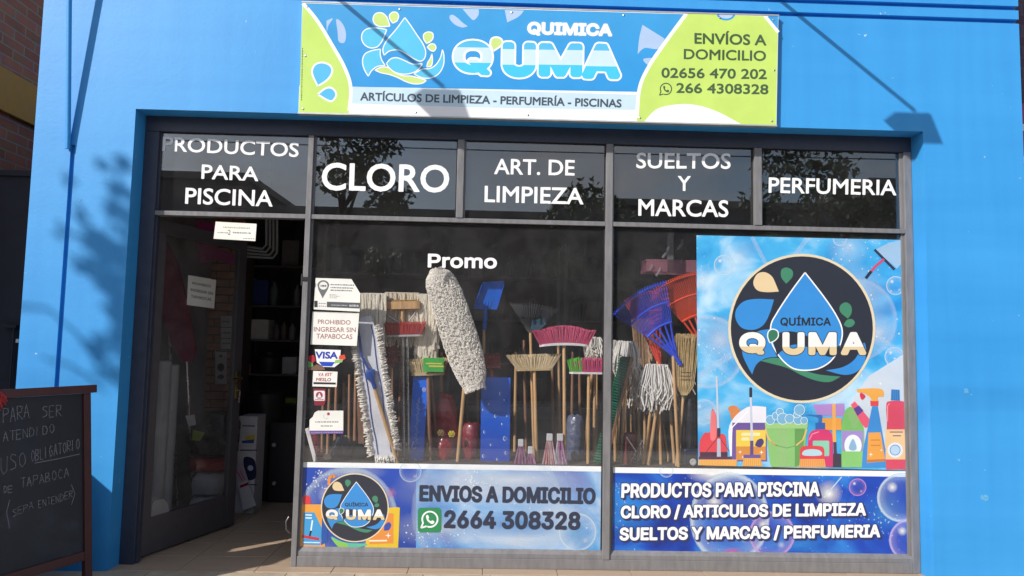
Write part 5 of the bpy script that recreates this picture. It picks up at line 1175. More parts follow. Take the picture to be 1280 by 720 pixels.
# red duster
c = at(489, 441, .56); F = Vector((c.x, .56, LZ+.001)); t = thing('red_duster', 'round red chenille duster left of the steel tubes', 'duster', F); pole(t, F, c, .009, M_WOODB); b = MB(); rd = random.Random(6)
for _ in range(260):
    v = Vector((rd.gauss(0, 1), rd.gauss(0, 1), rd.gauss(0, 1))).normalized(); p = c+Vector((v.x*.05, v.y*.045, v.z*.065)); b.tube([p, p+v*.016, p+v*.024+Vector((rd.gauss(0, .006), 0, rd.gauss(0, .006)))], [.007, .007, .004], 5)
b.build('tufts', cmat('#c02a2c', .8), t, kind='stuff', fix=False, smooth=True)
# --- blue shovel, boxes, bags
t = thing('dustpan_shovel', 'bright blue plastic shovel held up on a wooden handle', 'shovel', down(at(605, 410, .56), at(604, 579, .56)))
b = MB(); q = [at(x, y, Y) for x, y, Y in ((604, 352.5, .54), (630.5, 351, .54), (621, 387, .56), (592, 386, .56))]; mid = at(611, 382, .585)
b.slab([q[0], q[1], q[2], q[3]], Vector((0, .006, 0)))
b.slab([q[3], q[3]+(q[0]-q[3])*.92+Vector((0, -.002, 0)), q[3]+(q[0]-q[3])*.9+Vector((-.004, -.03, 0)), q[3]+Vector((0, -.03, .01))], X_*.004)
b.slab([q[2], q[2]+(q[1]-q[2])*.92, q[2]+(q[1]-q[2])*.9+Vector((.002, -.03, 0)), q[2]+Vector((0, -.03, .01))], X_*.004)
for i in range(5): p = q[3]+(q[2]-q[3])*(.18+.13*i); b.tube([p+Vector((0, -.004, .02)), p+Vector((.012, -.004, .055))], .004, 5)
b.build('blade', cmat('#1670e0', .35), t)
b = MB(); b.tube([at(607, 385, .568), at(605.5, 412, .57)], .015, 10); b.build('socket', cmat('#1670e0', .35), t, smooth=True)
pole(t, down(at(605, 410, .57), at(604, 579, .57)), at(605, 410, .57), .0115, M_WOODL)
def upright_box(label, corners, Y, dep_, col, name='box'):
    P_ = [at(x, y, Y) for x, y in corners]; 
    for p in P_[2:]: p.z = LZ+.001
    t = thing(name, label, 'box', (P_[2]+P_[3])/2); b = MB(); b.slab(P_, Vector((0, dep_, 0))); o = b.build('carton', mat('gloss_'+name+'_%d' % len(label), col, .3, ns=4, amt=.12, coat=.5), t)
    bv = o.modifiers.new('bevel', 'BEVEL'); bv.width = .004; bv.segments = 2; return t
t = upright_box('tall blue carton printed with white droplets beside the cream broom', [(601.5, 471.5), (638.5, 472), (637, 582), (600.5, 582)], .43, .07, hexc('#1870ff', .85), 'droplet_carton')
A = Art(facing(.4285)); rd = random.Random(3)
A.vgrad([(602, 472), (638, 472.6), (636.6, 579), (601, 579)], '#2478f4', '#0f4cc8')
for x, y, r_ in ((608, 485, 1.6), (626, 492, 1.9), (612, 505, 1.3), (631, 500, 1.1), (620, 520, 2), (606, 540, 1.7), (632, 548, 3), (633, 566, 2), (614, 556, 1.3), (628, 530, 1.2), (605, 570, 2.2), (622, 574, 1.4), (604, 512, 1.1), (634, 520, 1)):
    A.disc(x, y, r_, [(0, '#5a9cf0', .3), (.7, '#8fc0ff', .5), (1, '#0a3590', .6)]); A.stroke(circ(x, y, r_, n=8, a0=100, a1=250), '#eaf6ff', .7)
A.build('print', M_INK, t)
t = upright_box('narrow blue sleeve with white script, leaning left of the green labelled broom', [(516.5, 470), (535.5, 471), (529, 582), (509.5, 582)], .40, .05, hexc('#1f78ff', .85), 'blue_sleeve')
A = Art(facing(.3985)); pts = []
for i in range(70):
    y = 497+i*.85; pts.append((524.6-(y-470)*.055+1.5*math.sin(i*1.15)+.8*math.sin(i*.41), y))
A.stroke(pts, '#dfeaff', .55, a=.85); A.stroke([(517, 552), (514.6, 558), (517, 563), (520, 559)], '#e8f2ff', .9); A.disc(530, 487, 2.6, [(0, '#8fc0ff', .5), (1, '#ffffff', .5)]); A.disc(519, 575, 1.8, [(0, '#8fc0ff', .5), (1, '#ffffff', .7)]); A.build('print', M_INK, t)
def bag(label, x, y0, y1, w, Y, col, seed, rough=.3, name='plastic_bag', knot=True, stand=True):
    rd = random.Random(seed); top = at(x, y0, Y); bot = at(x, y1, Y); z0 = LZ+.001 if stand else bot.z; px = at(x+1, y0, Y).x-top.x; w *= px; H2 = top.z-z0; t = thing(name, label, 'bag', (top.x, Y, z0))
    prof = [(.02, 0), (.92, .0), (1.02, .12), (1, .35), (.97, .5), (.88, .68), (.7, .82), (.5, .91), (.42, .95), (.48, 1.0)] if knot else [(.02, 0), (.95, 0), (1, .1), (1, .5), (.95, .85), (.75, .96), (.3, 1)]
    b = MB(); n = 28; vs = []
    for r_, h in prof:
        for j in range(n):
            th = 2*math.pi*j/n; q = r_*(1+.10*math.sin(th*5+h*7+seed)*(1-h*.3)+.06*math.sin(th*11+seed*2+h*13)); vs.append(Vector((top.x+math.cos(th)*q*w/2, Y+math.sin(th)*q*min(w/2, .07), z0+h*H2*(1+.015*math.sin(th*3+seed)))))
    k = len(prof); b.add(vs, [(i*n+j, i*n+(j+1) % n, (i+1)*n+(j+1) % n, (i+1)*n+j) for i in range(k-1) for j in range(n)]+[tuple(range(n))[::-1]])
    b.build('bag_body', mat('film_'+name+str(seed), col, rough, ns=10, amt=.25, bump=.012, bscale=22, coat=.4), t, smooth=True); return t
bag('shiny red knotted bag behind the wooden handles, upper of two', 557, 492, 540, 34, .60, (.42, .01, .015), 1)
bag('dark red bag low down behind the beige broom handle', 556, 540, 579, 28, .50, (.26, .008, .014), 2)
bag('dull crimson bag between the dust mop handle and the droplet carton', 590, 528, 579, 24, .56, (.20, .01, .022), 3, .45, knot=False)
bag('crumpled blue grey bag right of the pink fan broom handle', 719, 518, 579, 22, .56, (.10, .12, .19), 4, .35, knot=False)
bag('dark navy bundle at the foot of the brown handles behind the stickers', 428, 545, 579, 26, .42, (.03, .036, .06), 5, .6)
bag('dark green bundle beside the foot of the flat mop', 449, 555, 579, 20, .45, (.05, .07, .055), 6, .6)
bag('dark maroon bundle to the right of the flat mop foot', 488, 540, 579, 20, .62, (.09, .02, .03), 7, .6)
for (x, y, lab) in ((551, 541, 'brownish paper flower tag right of the beige broom handle'), (564.5, 542.5, 'yellow paper flower tag beside the dust mop handle')):
    c = at(x, y, .425); b = MB()
    for k in range(6): th = k*math.pi/3; b.obox(c+Vector((math.cos(th)*.012, 0, math.sin(th)*.012)), X_*.010, Vector((0, .002, 0)), Z_*.010, .002)
    b.obox(c+Vector((0, -.003, 0)), X_*.008, Vector((0, .003, 0)), Z_*.008, .002); single(b, 'flower_tag', mat('yellow_paper', (.62, .50, .05), .6) if x > 560 else mat('brown_paper', (.24, .17, .06), .7), lab, 'tag')
# --- metal leaf rake
def leaf_rake(label, hub, top_c, half_w, sag, Y, n, m, r, foot, Yf=None, bars=(.55,), strut=False, hook=.03, hm=None, w0=.016, flat=False):
    hb = at(*hub, Y); tc_ = at(*top_c, Y); up = (tc_-hb); L_ = up.length; up.normalize(); wd = Vector((up.z, 0, -up.x)); px = at(hub[0]+1, hub[1], Y).x-hb.x; hw_ = half_w*px
    F = down(hb, at(foot, 579, Yf or Y)); t = thing('leaf_rake', label, 'rake', F, 'leaf rakes in the window'); pole(t, F, hb, .011, hm or M_WOODL); b = MB()
    def P_(u, f): # u -1..1 across, f 0..1 from hub to tip
        x = u*(w0+(hw_-w0)*f); z = L_*f-sag*px*u*u*f; return hb+wd*x+up*z+Vector((0, -.03*math.sin(f*math.pi)*.6, 0))
    for i in range(n):
        u = i/(n-1)*2-1; f0 = .0 if not strut else .40
        pts = [P_(u, f0+(1-f0)*q/6) for q in range(7)]; e = pts[-1]; pts += [e+Vector((0, -hook*.6, .004)), e+Vector((0, -hook, -.006))]
        b.tube(pts, r, 4 if not flat else 5)
    for f in bars: b.tube([P_(-1+2*q/16, f) for q in range(17)], r*(2.2 if strut else 1.1), 5)
    if strut:
        for u in (-.92, -.5, 0, .5, .92): b.tube([hb-up*.03+wd*(u*.012), P_(u, .2), P_(u, .41)], [.009, .008, .006], 6)
        b.tube([P_(-1+2*q/16, .41) for q in range(17)], .009, 6)
        b.slab([P_(-1, .0)+Vector((0, -.004, 0)), P_(-1, .16)+Vector((0, -.004, 0)), P_(1, .16)+Vector((0, -.004, 0)), P_(1, .0)+Vector((0, -.004, 0))], Vector((0, .008, 0)))
        b.tube([hb-up*.10, hb-up*.02, hb+up*.02], [.014, .016, .02], 10)
    b.build('rake_head', m, t, smooth=True); return t
leaf_rake('thin grey metal leaf rake standing behind the pink fan broom', (663, 416), (668, 381), 30, 2, .55, 19, mat('dull_spring_steel', (.16, .16, .17), .45, .6), .0018, 668, bars=(.9, .55), hook=.02)
b = MB(); b.slab([at(665, 401, .52), at(680, 397, .52), at(684, 404, .52), at(674, 413, .52), at(663, 412, .52)], Vector((0, .01, 0))); single(b, 'teal_cloth', mat('teal_cloth', (.03, .08, .12), .8), 'small teal cloth hooked on the metal leaf rake', 'cloth')
# --- little fan brushes
def fan_brush(label, x, y0, y1, w, Y, c1, c2, seed):
    c = at(x, y0, Y); px = at(x+1, y0, Y).x-c.x; z0 = LZ+.001; t = thing('hand_brush', label, 'brush', (c.x, Y, z0), 'little fan brushes on the platform')
    cap = at(x, y0+9, Y); b = MB(); b.obox((c+cap)/2, X_*w*px*.22, Vector((0, .016, 0)), Z_*((c.z-cap.z)/2), .004); b.build('cap', cmat('#e4e4e4'), t)
    h = cap.z-z0
    for k, cc in enumerate((c1, c2)):
        b = MB(); rd = random.Random(seed+k)
        for i in range(70):
            u = rd.uniform(-1, 1); p = Vector((cap.x+u*w*px*.2, Y+rd.uniform(-.012, .012), cap.z+.003)); e = Vector((cap.x+u*w*px*.5+rd.gauss(0, .002), Y+rd.uniform(-.03, .02), z0)); b.tube([p, e], .0019, 3, cap=False)
        b.build('bristles', cmat(cc, .7), t, kind='stuff', fix=False)
fan_brush('rose and white fan brush, left one of the close pair by the wooden handle', 687, 542, 579, 17, .34, '#d84a5c', '#f0e6e6', 41)
fan_brush('purple and white fan brush, right one of the close pair by the wooden handle', 700, 542, 579, 17, .35, '#b04a94', '#f0e6ee', 42)
fan_brush('taller plum fan brush next to the droplet carton', 651, 549, 579, 15, .35, '#8a3c74', '#c88ab4', 43)
fan_brush('shorter plum fan brush left of the cream broom handle', 663, 558, 579, 14, .36, '#8a3c74', '#c88ab4', 44)
# --- brown handles behind the stickers
for i, (x0, y0, x1, Y, r_) in enumerate(((404, 498, 402, .66, .010), (412, 486, 409, .62, .011), (421, 470, 418, .60, .012), (430, 478, 428, .64, .011), (437, 468, 436, .6, .010), (445, 462, 443, .5, .012))):
    top = at(x0, y0, Y); F = down(top, at(x1, 579, Y)); b = MB(); b.tube([F, F.lerp(top, .5), top], [r_, r_, r_*.9], 10)
    single(b, 'wooden_handle', M_WOODB, '%s brown handle from the left in the bundle behind the pane stickers' % ('first', 'second', 'third', 'fourth', 'fifth', 'sixth')[i], 'handle', 'brown handles behind the stickers', smooth=True)
b = MB(); P_ = [at(444, 440, .56), at(458, 440, .56), at(461, 579, .56), at(448, 579, .56)]; P_[2].z = P_[3].z = LZ+.001; b.slab(P_, Vector((0, .015, 0))); single(b, 'brown_board', mat('brown_board', (.17, .085, .05), .6, stretch=(5, 5, .6), ns=6, amt=.3), 'narrow brown board standing beside the flat mop', 'board')
# long brush leaning in the corner
t = thing('scrub_brush', 'white scrubbing brush with pink bristles leaning in the bottom left corner of the pane', 'brush', down(at(386, 536, .30), at(398, 579, .30)))
p0, p1 = at(384.5, 535, .30), down(at(384.5, 535, .30), at(396, 579, .30)); ax = (p1-p0).normalized(); a = Vector((-ax.z, 0, ax.x))
b = MB(); b.obox((p0+p1)/2, ax*((p1-p0).length/2), Vector((0, .02, 0)), a*.013, .004); b.build('head_block', cmat('#e6e2e2'), t)
bb = bristles((p0+p1)/2+a*.012*(1 if a.x > 0 else -1), a*(1 if a.x > 0 else -1), ax, Vector((0, 1, 0)), .24, .25, .04, .03, 34, 4, .0022); bb.build('bristles', cmat('#c8445c', .7), t, kind='stuff', fix=False)

# --- right window: rakes
leaf_rake('blue plastic leaf rake fanning out to the left in the right window', (841, 440), (795, 366), 39, 7, .31, 24, cmat('#3458ee', .4), .0031, 848, bars=(.70, .97), strut=True)
leaf_rake('orange red plastic leaf rake behind the blue one, next to the poster', (879, 430), (851, 345), 38, 6, .36, 27, cmat('#ff5a34', .4), .0031, 874, bars=(.70, .97), strut=True)
leaf_rake('second orange red leaf rake mostly hidden behind the blue one', (822, 445), (802, 366), 24, 5, .40, 18, cmat('#e84a38', .4), .0030, 826, bars=(.7, .97), strut=True)
# corn broom and its neighbours
def corn(label, top_y, bind_y, x, w, Y, foot, col, seed, tie=True, n=420, xt=None):
    xt = xt or x; c = at(x, bind_y, Y); tp = at(xt, top_y, Y); px = at(x+1, bind_y, Y).x-c.x; F = down(c, at(foot, 579, Y)); t = thing('straw_broom', label, 'broom', F, 'straw brooms in the window'); pole(t, F, c+Z_*.03, .011, M_WOODL); rd = random.Random(seed); b = MB(); up = (tp-c); 
    for _ in range(n):
        u = rd.uniform(-1, 1); v = rd.uniform(-1, 1)*.028; p = c+X_*(u*w*px*.12)+Vector((0, v*.5, 0)); m_ = c+up*.33+X_*(u*w*px*.42)+Vector((0, v, 0)); e = c+up*rd.uniform(.86, 1.02)+X_*(u*w*px*.5+rd.gauss(0, .004))+Vector((0, v*1.3, 0)); b.tube([p, c+up*.15+X_*(u*w*px*.36)+Vector((0, v, 0)), m_, e], [.0022, .0022, .002, .0012], 3, cap=False)
    b.build('straw', mat('straw_'+str(seed), col, .8, ns=40, amt=.3), t, kind='stuff', fix=False)
    vs = []; b = MB()
    b.add([c+up*f+X_*(s_*w*px*k2)+Vector((0, q*.02, 0)) for f, k2 in ((.0, .10), (.15, .30), (.34, .37), (.8, .40)) for s_ in (-1, 1) for q in (-1, 1)], [(i*4+a_, i*4+b_, i*4+4+b_, i*4+4+a_) for i in range(3) for a_, b_ in ((0, 1), (1, 3), (3, 2), (2, 0))]+[(0, 1, 3, 2), (12, 13, 15, 14)]); b.build('straw_core', mat('straw_'+str(seed), col), t)
    if tie:
        for f in (.26, .32, .38): b = MB(); b.tube([c+up*f+X_*(math.cos(q)*w*px*.45)+Vector((0, math.sin(q)*.034, 0)) for q in [2*math.pi*k/16 for k in range(17)]], .0016, 4); b.build('twine', cmat('#6a4a2a'), t)
        b = MB(); b.tube([c-Z_*.02, c+Z_*.012], .014, 10); b.build('collar', cmat('#3c6a48'), t)
    return t
corn('straw broom with stitched bristles beside the logo poster', 418, 494, 855, 28, .34, 846, (.55, .40, .19), 51, xt=858)
corn('brown straw broom standing behind the blue rake', 399, 470, 806, 26, .66, 806, (.36, .22, .12), 52, tie=False, xt=803)
corn('pale short straw broom between the blue rake and the white mop', 424, 468, 822, 24, .58, 822, (.48, .34, .20), 53, tie=False)
mop('white string mop in the middle of the right window', (820, 460), 42, 58, .38, 150, 61, '#f4f1ea', foot=804, spread=.05)
mop('white string mop behind the green bristled brush', (783, 431), 34, 48, .42, 90, 62, '#f1eee6', foot=777, spread=.05)
mop('grey white mop head tucked against the mullion left of the green brush', (767, 430), 14, 26, .5, 40, 63, '#d8d6cc', foot=769)
# green bristled push broom stood on edge
t = thing('push_broom', 'green bristled broom with a wooden back stood on edge by the mullion', 'broom', down(at(789, 447, .32), at(770, 530, .32)))
p0 = at(789.5, 446, .32); p1 = down(p0, at(769.5, 528, .32)); ax = (p1-p0).normalized(); a = Vector((ax.z, 0, -ax.x)); a = a if a.x < 0 else -a
b = MB(); b.obox((p0+p1)/2, ax*((p1-p0).length/2), Vector((0, .02, 0)), a*.011, .004); b.build('head_block', M_WOODB, t)
bb = bristles((p0+p1)/2+a*.01, a, ax, Vector((0, 1, 0)), (p1-p0).length*.97, (p1-p0).length*1.0, .07, .032, 40, 5, .0026, seed=4, jit=.002); bb.build('bristles', cmat('#1f8a66', .55), t, kind='stuff', fix=False)
b = MB(); b.slab([p0+a*.012, p0+a*.07+ax*.02, p1+a*.07, p1+a*.012], Vector((0, .014, 0))); b.build('tuft_root', cmat('#146048', .6), t)
# loose handles in the right window
for i, (x0, y0, x1, Y, r_, m_, lab) in enumerate(((784, 470, 777, .46, .010, M_WOODL, 'pale handle just right of the green bristled brush'), (774, 515, 771, .52, .009, M_WOODL, 'short pale handle lowest against the mullion of the right window'),
    (792, 503, 795, .50, .009, M_WOODB, 'thin brown handle left of the white mop handles'), (814, 508, 807, .40, .010, M_WOODL, 'middle one of three handles under the white mop'), (821, 508, 811, .37, .0115, M_WOODL, 'thickest handle under the white mop, slanting to the left'),
    (826, 527, 831, .56, .008, M_WOODL, 'slender handle left of the paired thin ones in the right window'), (829, 530, 836, .52, .008, M_WOODL, 'slender handle crossing close to the tall light handle'), (837, 500, 843, .46, .0115, M_WOODL, 'tall light handle left of the straw broom handle'), (840, 545, 837, .6, .007, M_WOODB, 'short thin brown handle far back in the right window'))):
    top = at(x0, y0, Y); F = down(top, at(x1, 579, Y)); b = MB(); b.tube([F, F.lerp(top, .5), top], [r_, r_, r_*.9], 10); single(b, 'wooden_handle', m_, lab, 'handle', 'loose handles in the right window', smooth=True)
ORD = ('first', 'second', 'third', 'fourth', 'fifth', 'sixth', 'seventh', 'eighth', 'ninth', 'tenth', 'eleventh', 'twelfth')
for i, (x0, y0, x1) in enumerate(((772, 440, 770), (780, 452, 783), (789, 430, 788), (797, 448, 800), (811, 420, 813), (818, 436, 816), (830, 424, 828), (836, 445, 840), (846, 452, 850), (850, 430, 853), (860, 440, 857), (867, 450, 866))):
    Y = .80+.03*(i % 3); top = at(x0, y0, Y); F = down(top, at(x1, 579, Y)); b = MB(); b.tube([F, F.lerp(top, .5), top], [.011, .0115, .0095], 10); single(b, 'wooden_handle', (M_WOODL, M_WOODB)[i % 3 == 1], '%s handle from the left in the back row of the right window' % ORD[i], 'handle', 'handles in the back row of the right window', smooth=True)
for i, (x0, y0, x1) in enumerate(((520, 430, 518), (552, 440, 551), (583, 430, 585), (596, 450, 598), (645, 440, 643), (655, 425, 658), (690, 445, 692), (698, 430, 700), (716, 440, 714), (724, 445, 726), (746, 450, 745), (490, 460, 492))):
    Y = .82+.03*(i % 3); top = at(x0, y0, Y); F = down(top, at(x1, 579, Y)); b = MB(); b.tube([F, F.lerp(top, .5), top], [.011, .0115, .0095], 10); single(b, 'wooden_handle', (M_WOODB, M_WOODL)[i % 3 == 1], '%s handle counted along the back row of the left window' % ORD[i], 'handle', 'handles in the back row of the left window', smooth=True)
mop('white string mop behind the tall straw broom', (849, 448), 30, 50, .60, 90, 64, '#efeade', foot=850)
mop('white string mop above the wire hand rake', (800, 470), 30, 44, .56, 80, 65, '#efeade', foot=798)
# clear and pink hanging rack
t = thing('hanging_rack', 'clear and pink plastic rack hanging above the leaf rakes', 'rack', at(842, 344, .7))
M_CLR = bpy.data.materials.new('clear_plastic'); M_CLR.use_nodes = True; bs = M_CLR.node_tree.nodes['Principled BSDF']; bs.inputs['Base Color'].default_value = (.75, .76, .78, 1); bs.inputs['Alpha'].default_value = .38; bs.inputs['Roughness'].default_value = .08
M_PNK = bpy.data.materials.new('pink_plastic'); M_PNK.use_nodes = True; bs = M_PNK.node_tree.nodes['Principled BSDF']; bs.inputs['Base Color'].default_value = (.75, .33, .42, 1); bs.inputs['Alpha'].default_value = .6; bs.inputs['Roughness'].default_value = .15
a0, a1 = at(806, 325, .72), at(878, 325, .72); zb = at(0+842, 341, .72).z
for nm, mm, z0, z1 in (('rim', M_PNK, a0.z-.014, a0.z), ('tray', M_PNK, zb, a0.z-.0145)):
    b = MB(); 
    for (u0, v0, u1, v1) in ((a0.x, .66, a1.x, .663), (a0.x, .86, a1.x, .863), (a0.x, .6635, a0.x+.003, .8595), (a1.x-.003, .6635, a1.x, .8595)): b.box((u0-(.004 if nm == 'rim' else 0), v0, z0), (u1+(.004 if nm == 'rim' else 0), v1, z1))
    b.build(nm, mm, t)
b = MB(); c0 = at(838, 340, .75)
b.box((c0.x-.022, .74, c0.z), (c0.x+.022, .78, at(838, 291, .75).z), .004); b.build('column', M_CLR, t)
b = MB()
for x0, y0, x1, y1 in ((828, 322, 836, 308), (847, 312, 853, 300), (820, 345, 826, 330), (812, 338, 815, 328), (853, 325, 846, 332)): b.tube([at(x0, y0, .66), at((x0+x1)/2+2, (y0+y1)/2, .65), at(x1, y1, .70)], .009, 8)
b.build('cup_holder', M_CLR, t, smooth=True)
b = MB(); b.tube([Vector((c0.x, .76, at(838, 291, .75).z)), Vector((c0.x, .76, 2.999))], .0015, 4); b.build('cord', cmat('#c8c8c8'), t)
# wire hand rake, red sponge, trolley wheel
b = MB(); h0 = at(786, 578, .30)
for i in range(10): u = i/9; b.tube([at(789+14*u, 577-26*u, .32), at(792+13*u, 580-23*u, .30), at(795+10*u, 583-19*u, .30)], .0016, 4)
b.tube([at(788, 578, .32), at(803, 550, .32)], .003, 5); b.tube([at(795, 564, .325), at(783, 546, .34)], .005, 6)
single(b, 'hand_rake', M_STEEL, 'small wire hand rake low in the right window', 'rake')
bag('dark red net bag behind the small wire hand rake', 787, 540, 579, 16, .40, (.18, .015, .02), 8, .6, knot=False)
bag('grey bundle behind the mop handles of the right window', 826, 535, 579, 24, .70, (.13, .12, .15), 9, .6, knot=False)
t = thing('vacuum_cleaner', 'dark upright vacuum cleaner with a round white wheel beside the logo poster', 'vacuum', (at(864, 575, .33).x, .33, LZ+.001))
q = at(864, 497, .36); z1 = at(864, 560, .36).z; b = MB(); b.lathe((q.x, .38, z1), [(.034, 0), (.036, .03), (.034, q.z-z1-.02), (.026, q.z-z1)], 20); b.build('tube_body', mat('dark_chrome', (.05, .05, .06), .18, .6), t, smooth=True)
b = MB(); c = at(864, 571, .34); b.box((c.x-.055, .315, LZ+.004), (c.x+.06, .42, z1), .012); b.build('base', mat('navy_plastic', (.025, .03, .055), .35), t)
w_ = at(865.5, 577, .31); b = MB(); b.lathe((w_.x, .314, w_.z), [(.034, 0), (.036, .004), (.036, .014), (.03, .016)], 24, Vector((0, -1, 0))); b.build('wheel', M_BLACK, t, smooth=True)
b = MB(); b.lathe((w_.x, .2975, w_.z), [(.021, 0), (.022, .003), (.012, .005), (.011, .002)], 20, Vector((0, -1, 0))); b.build('hub', cmat('#dcdcdc'), t, smooth=True)

# ================================================================== INSIDE THE SHOP
# brick pillar seen through the door glass, each brick its own piece where it can be told apart
pil = thing('brick_pillar', 'orange brown brick pillar inside the shop behind the door glass', 'pillar', (at(268, 500, 2.3).x, 2.4, 0))
pa, pb = at(248, 450, 2.3).x, at(299, 450, 2.3).x
b = MB(); b.box((pa+.004, 2.306, 0), (pb-.004, 2.6, 2.995)); b.build('mortar', mat('brown_mortar', (.12, .09, .07), .95), pil)
bw = (pb-pa)/1.5
def brick_me(w_):
    b = MB(); b.box((0, 0, 0), (w_-.010, .02, .062), .003); o = b.build('brick', mat('orange_brick', (.48, .21, .10), .85, ns=12, amt=.35, bump=.002), None); me = o.data; bpy.data.objects.remove(o); return me
bl_, bs_ = brick_me(bw), brick_me(bw/2)
for k in range(38):
    x = pa
    for me_ in ((bl_, bs_) if k % 2 else (bs_, bl_)):
        o = bpy.data.objects.new('brick', me_); COL.objects.link(o); o.parent = pil; o.location = Vector((x+.005, 2.298-.0015*(k % 3), .010+k*.0735))-ORG[pil.name]; x += bw if me_ is bl_ else bw/2
# maroon ironing board
t = thing('ironing_board', 'maroon ironing board leaning behind the dusty door glass', 'ironing board', at(236, 452, 1.3))
b = MB(); pts = [(206, 300), (222, 330), (236, 390), (244, 435), (240, 452), (228, 452), (212, 425), (200, 380), (198, 330)]; b.slab([at(x, y, 1.25) for x, y in pts], Vector((0, .03, 0))); b.build('cover', mat('maroon_cloth', (.36, .03, .09), .7, ns=5, amt=.2), t)
b = MB(); q = at(232, 450, 1.3); b.tube([q+Vector((0, .02, 0)), Vector((q.x+.05, 1.5, .002))], .012, 8); b.tube([at(206, 340, 1.3)+Vector((0, .02, 0)), Vector((q.x-.12, 1.6, .002))], .012, 8); b.build('legs_frame', M_STEEL, t)
# rolls of plastic sheeting
M_FILM = mat('milky_film', (.55, .57, .57), .35, ns=4, amt=.25, stretch=(4, 4, .3))
for i, (x, y0, r_, Y, lab) in enumerate(((203, 450, .062, .80, 'fat milky roll of plastic sheeting, left of the rolls behind the door glass'), (216, 455, .045, .92, 'thinner milky roll of plastic sheeting right behind the door glass'))):
    c = at(x, y0, Y); b = MB(); b.lathe((c.x, Y, .001), [(r_, 0), (r_, c.z*.5), (r_*1.02, c.z-.01), (r_*.6, c.z), (r_*.5, c.z-.02)], 20); single(b, 'film_roll', M_FILM, lab, 'roll', smooth=True)
def inner_box(label, x0, y0, x1, y1, Y, dep_, col, name='box', cat='box', z0=None, rot=0, mt=None):
    a_, c_ = at(x0, y0, Y), at(x1, y1, Y); zz = z0 if z0 is not None else c_.z; b = MB(); b.box((a_.x, Y, zz), (c_.x, Y+dep_, a_.z), .004); return single(b, name, mt or mat('in_%s_%d' % (name, int(x0*7+y0)), col, .55), label, cat)
# bags stacked on the floor behind the door
def floor_bag(label, x, y0, y1, w, Y, col, seed, z0, rough=.4):
    top = at(x, y0, Y); px = at(x+1, y0, Y).x-top.x; b = MB(); hh = top.z-z0; n = 24; vs = []; prof = [(.5, 0), (.95, .04), (1.02, .3), (1.0, .7), (.8, .93), (.3, 1)]
    for r_, h in prof:
        for j in range(n): th = 2*math.pi*j/n; c, s_ = math.cos(th), math.sin(th); q = r_*(1+.05*math.sin(th*6+h*9+seed)); e = (abs(c)**4+abs(s_)**4)**-.25; vs.append(Vector((top.x+c*e*q*w*px/2, Y+.14+s_*e*q*.14, z0+h*hh)))
    b.add(vs, [(i*n+j, i*n+(j+1) % n, (i+1)*n+(j+1) % n, (i+1)*n+j) for i in range(5) for j in range(n)]+[tuple(range(n))[::-1], tuple(5*n+j for j in range(n))])
    return single(b, 'sack', mat('sack_%d' % seed, col, rough, bump=.01, bscale=15), label, 'sack', smooth=True)
zf = .001; z1 = at(252, 620, 1.15).z; z2 = at(252, 590, 1.15).z
floor_bag('pale grey sack at the bottom of the pile behind the door glass', 252, 621, 650, 40, 1.15, (.60, .63, .66), 1, zf); floor_bag('pale grey sack lying on the lower one behind the door glass', 256, 592, 620, 38, 1.15, (.60, .63, .66), 2, z1+.002)
floor_bag('red sack on top of the pale sacks behind the door glass', 258, 573, 592, 52, 1.15, (.40, .02, .02), 3, z2+.003)
zr = at(258, 572, 1.15).z
floor_bag('black bag with a lime label heaped over the red sack', 262, 515, 572, 54, 1.15, (.012, .013, .014), 4, zr+.003, .25)
b = MB(); b.slab([at(x, y, 1.148) for x, y in ((241, 537), (257, 541), (256, 552), (240, 550))], Vector((0, -.003, 0))); single(b, 'lime_label', mat('lime_label', (.28, .42, .04), .5), 'lime green label on the black bag behind the door', 'label')
b = MB(); b.slab([at(x, y, 1.148) for x, y in ((232, 520), (243, 518), (245, 531), (236, 533))], Vector((0, -.003, 0))); single(b, 'white_label', M_WHITE, 'small crumpled white label on the black bag behind the door', 'label')
# sachet strips hanging on the pillar
for i, (x0, y0, x1, y1, lab) in enumerate(((276, 395, 290, 436, 'strip of pale sachets hanging high on the brick pillar'), (269, 438, 283, 480, 'white printed strip with dark circles hanging on the brick pillar'))):
    Y = 2.25; t = thing('sachet_strip', lab, 'packet', at(x0, y1, Y)); P_ = [at(x0, y0, Y), at(x1, y0, Y), at(x1, y1, Y), at(x0, y1, Y)]; b = MB(); b.slab(P_, Vector((0, .01, 0))); b.build('card', mat('sachet_card', (.7, .7, .68), .5), t)
    A = Art(facing(Y)); 
    if i: A.poly(circ(276, 459, 4.4, 5.2, 20), '#22242a'); A.poly(circ(276, 471, 4.2, 3, 20), '#3a2c2c'); A.poly(circ(276, 445, 2, 2, 12), '#6a6c70'); A.stroke([(270, 438.6), (283, 439.4)], '#222228', 1.4)
    else:
        for y in (409, 423): A.stroke([(276, y), (290, y+.4)], '#4a4a4c', .8)
        for y in (402, 416, 429): scrib(A, 278, 288, y, 2, '#8a8a8a', 0, int(y))
    A.build('print', M_PAPER, t)
# pink cloth up under the header
t = thing('pink_kite', 'dark pink folded cloth hanging high behind the door glass', 'cloth', at(270, 330, 1.5)); b = MB(); b.slab([at(x, y, 1.5) for x, y in ((246, 298), (262, 305), (297, 320), (293, 332), (268, 324), (250, 330))], Vector((0, .02, 0))); b.slab([at(x, y, 1.46) for x, y in ((245, 276), (270, 279), (266, 290), (246, 288))], Vector((0, .02, 0))); b.tube([at(250, 300, 1.52), Vector((at(250, 300, 1.52).x, 1.52, 2.999))], .002, 4); b.build('fabric', mat('dark_pink_cloth', (.5, .07, .24), .7, bump=.004), t)
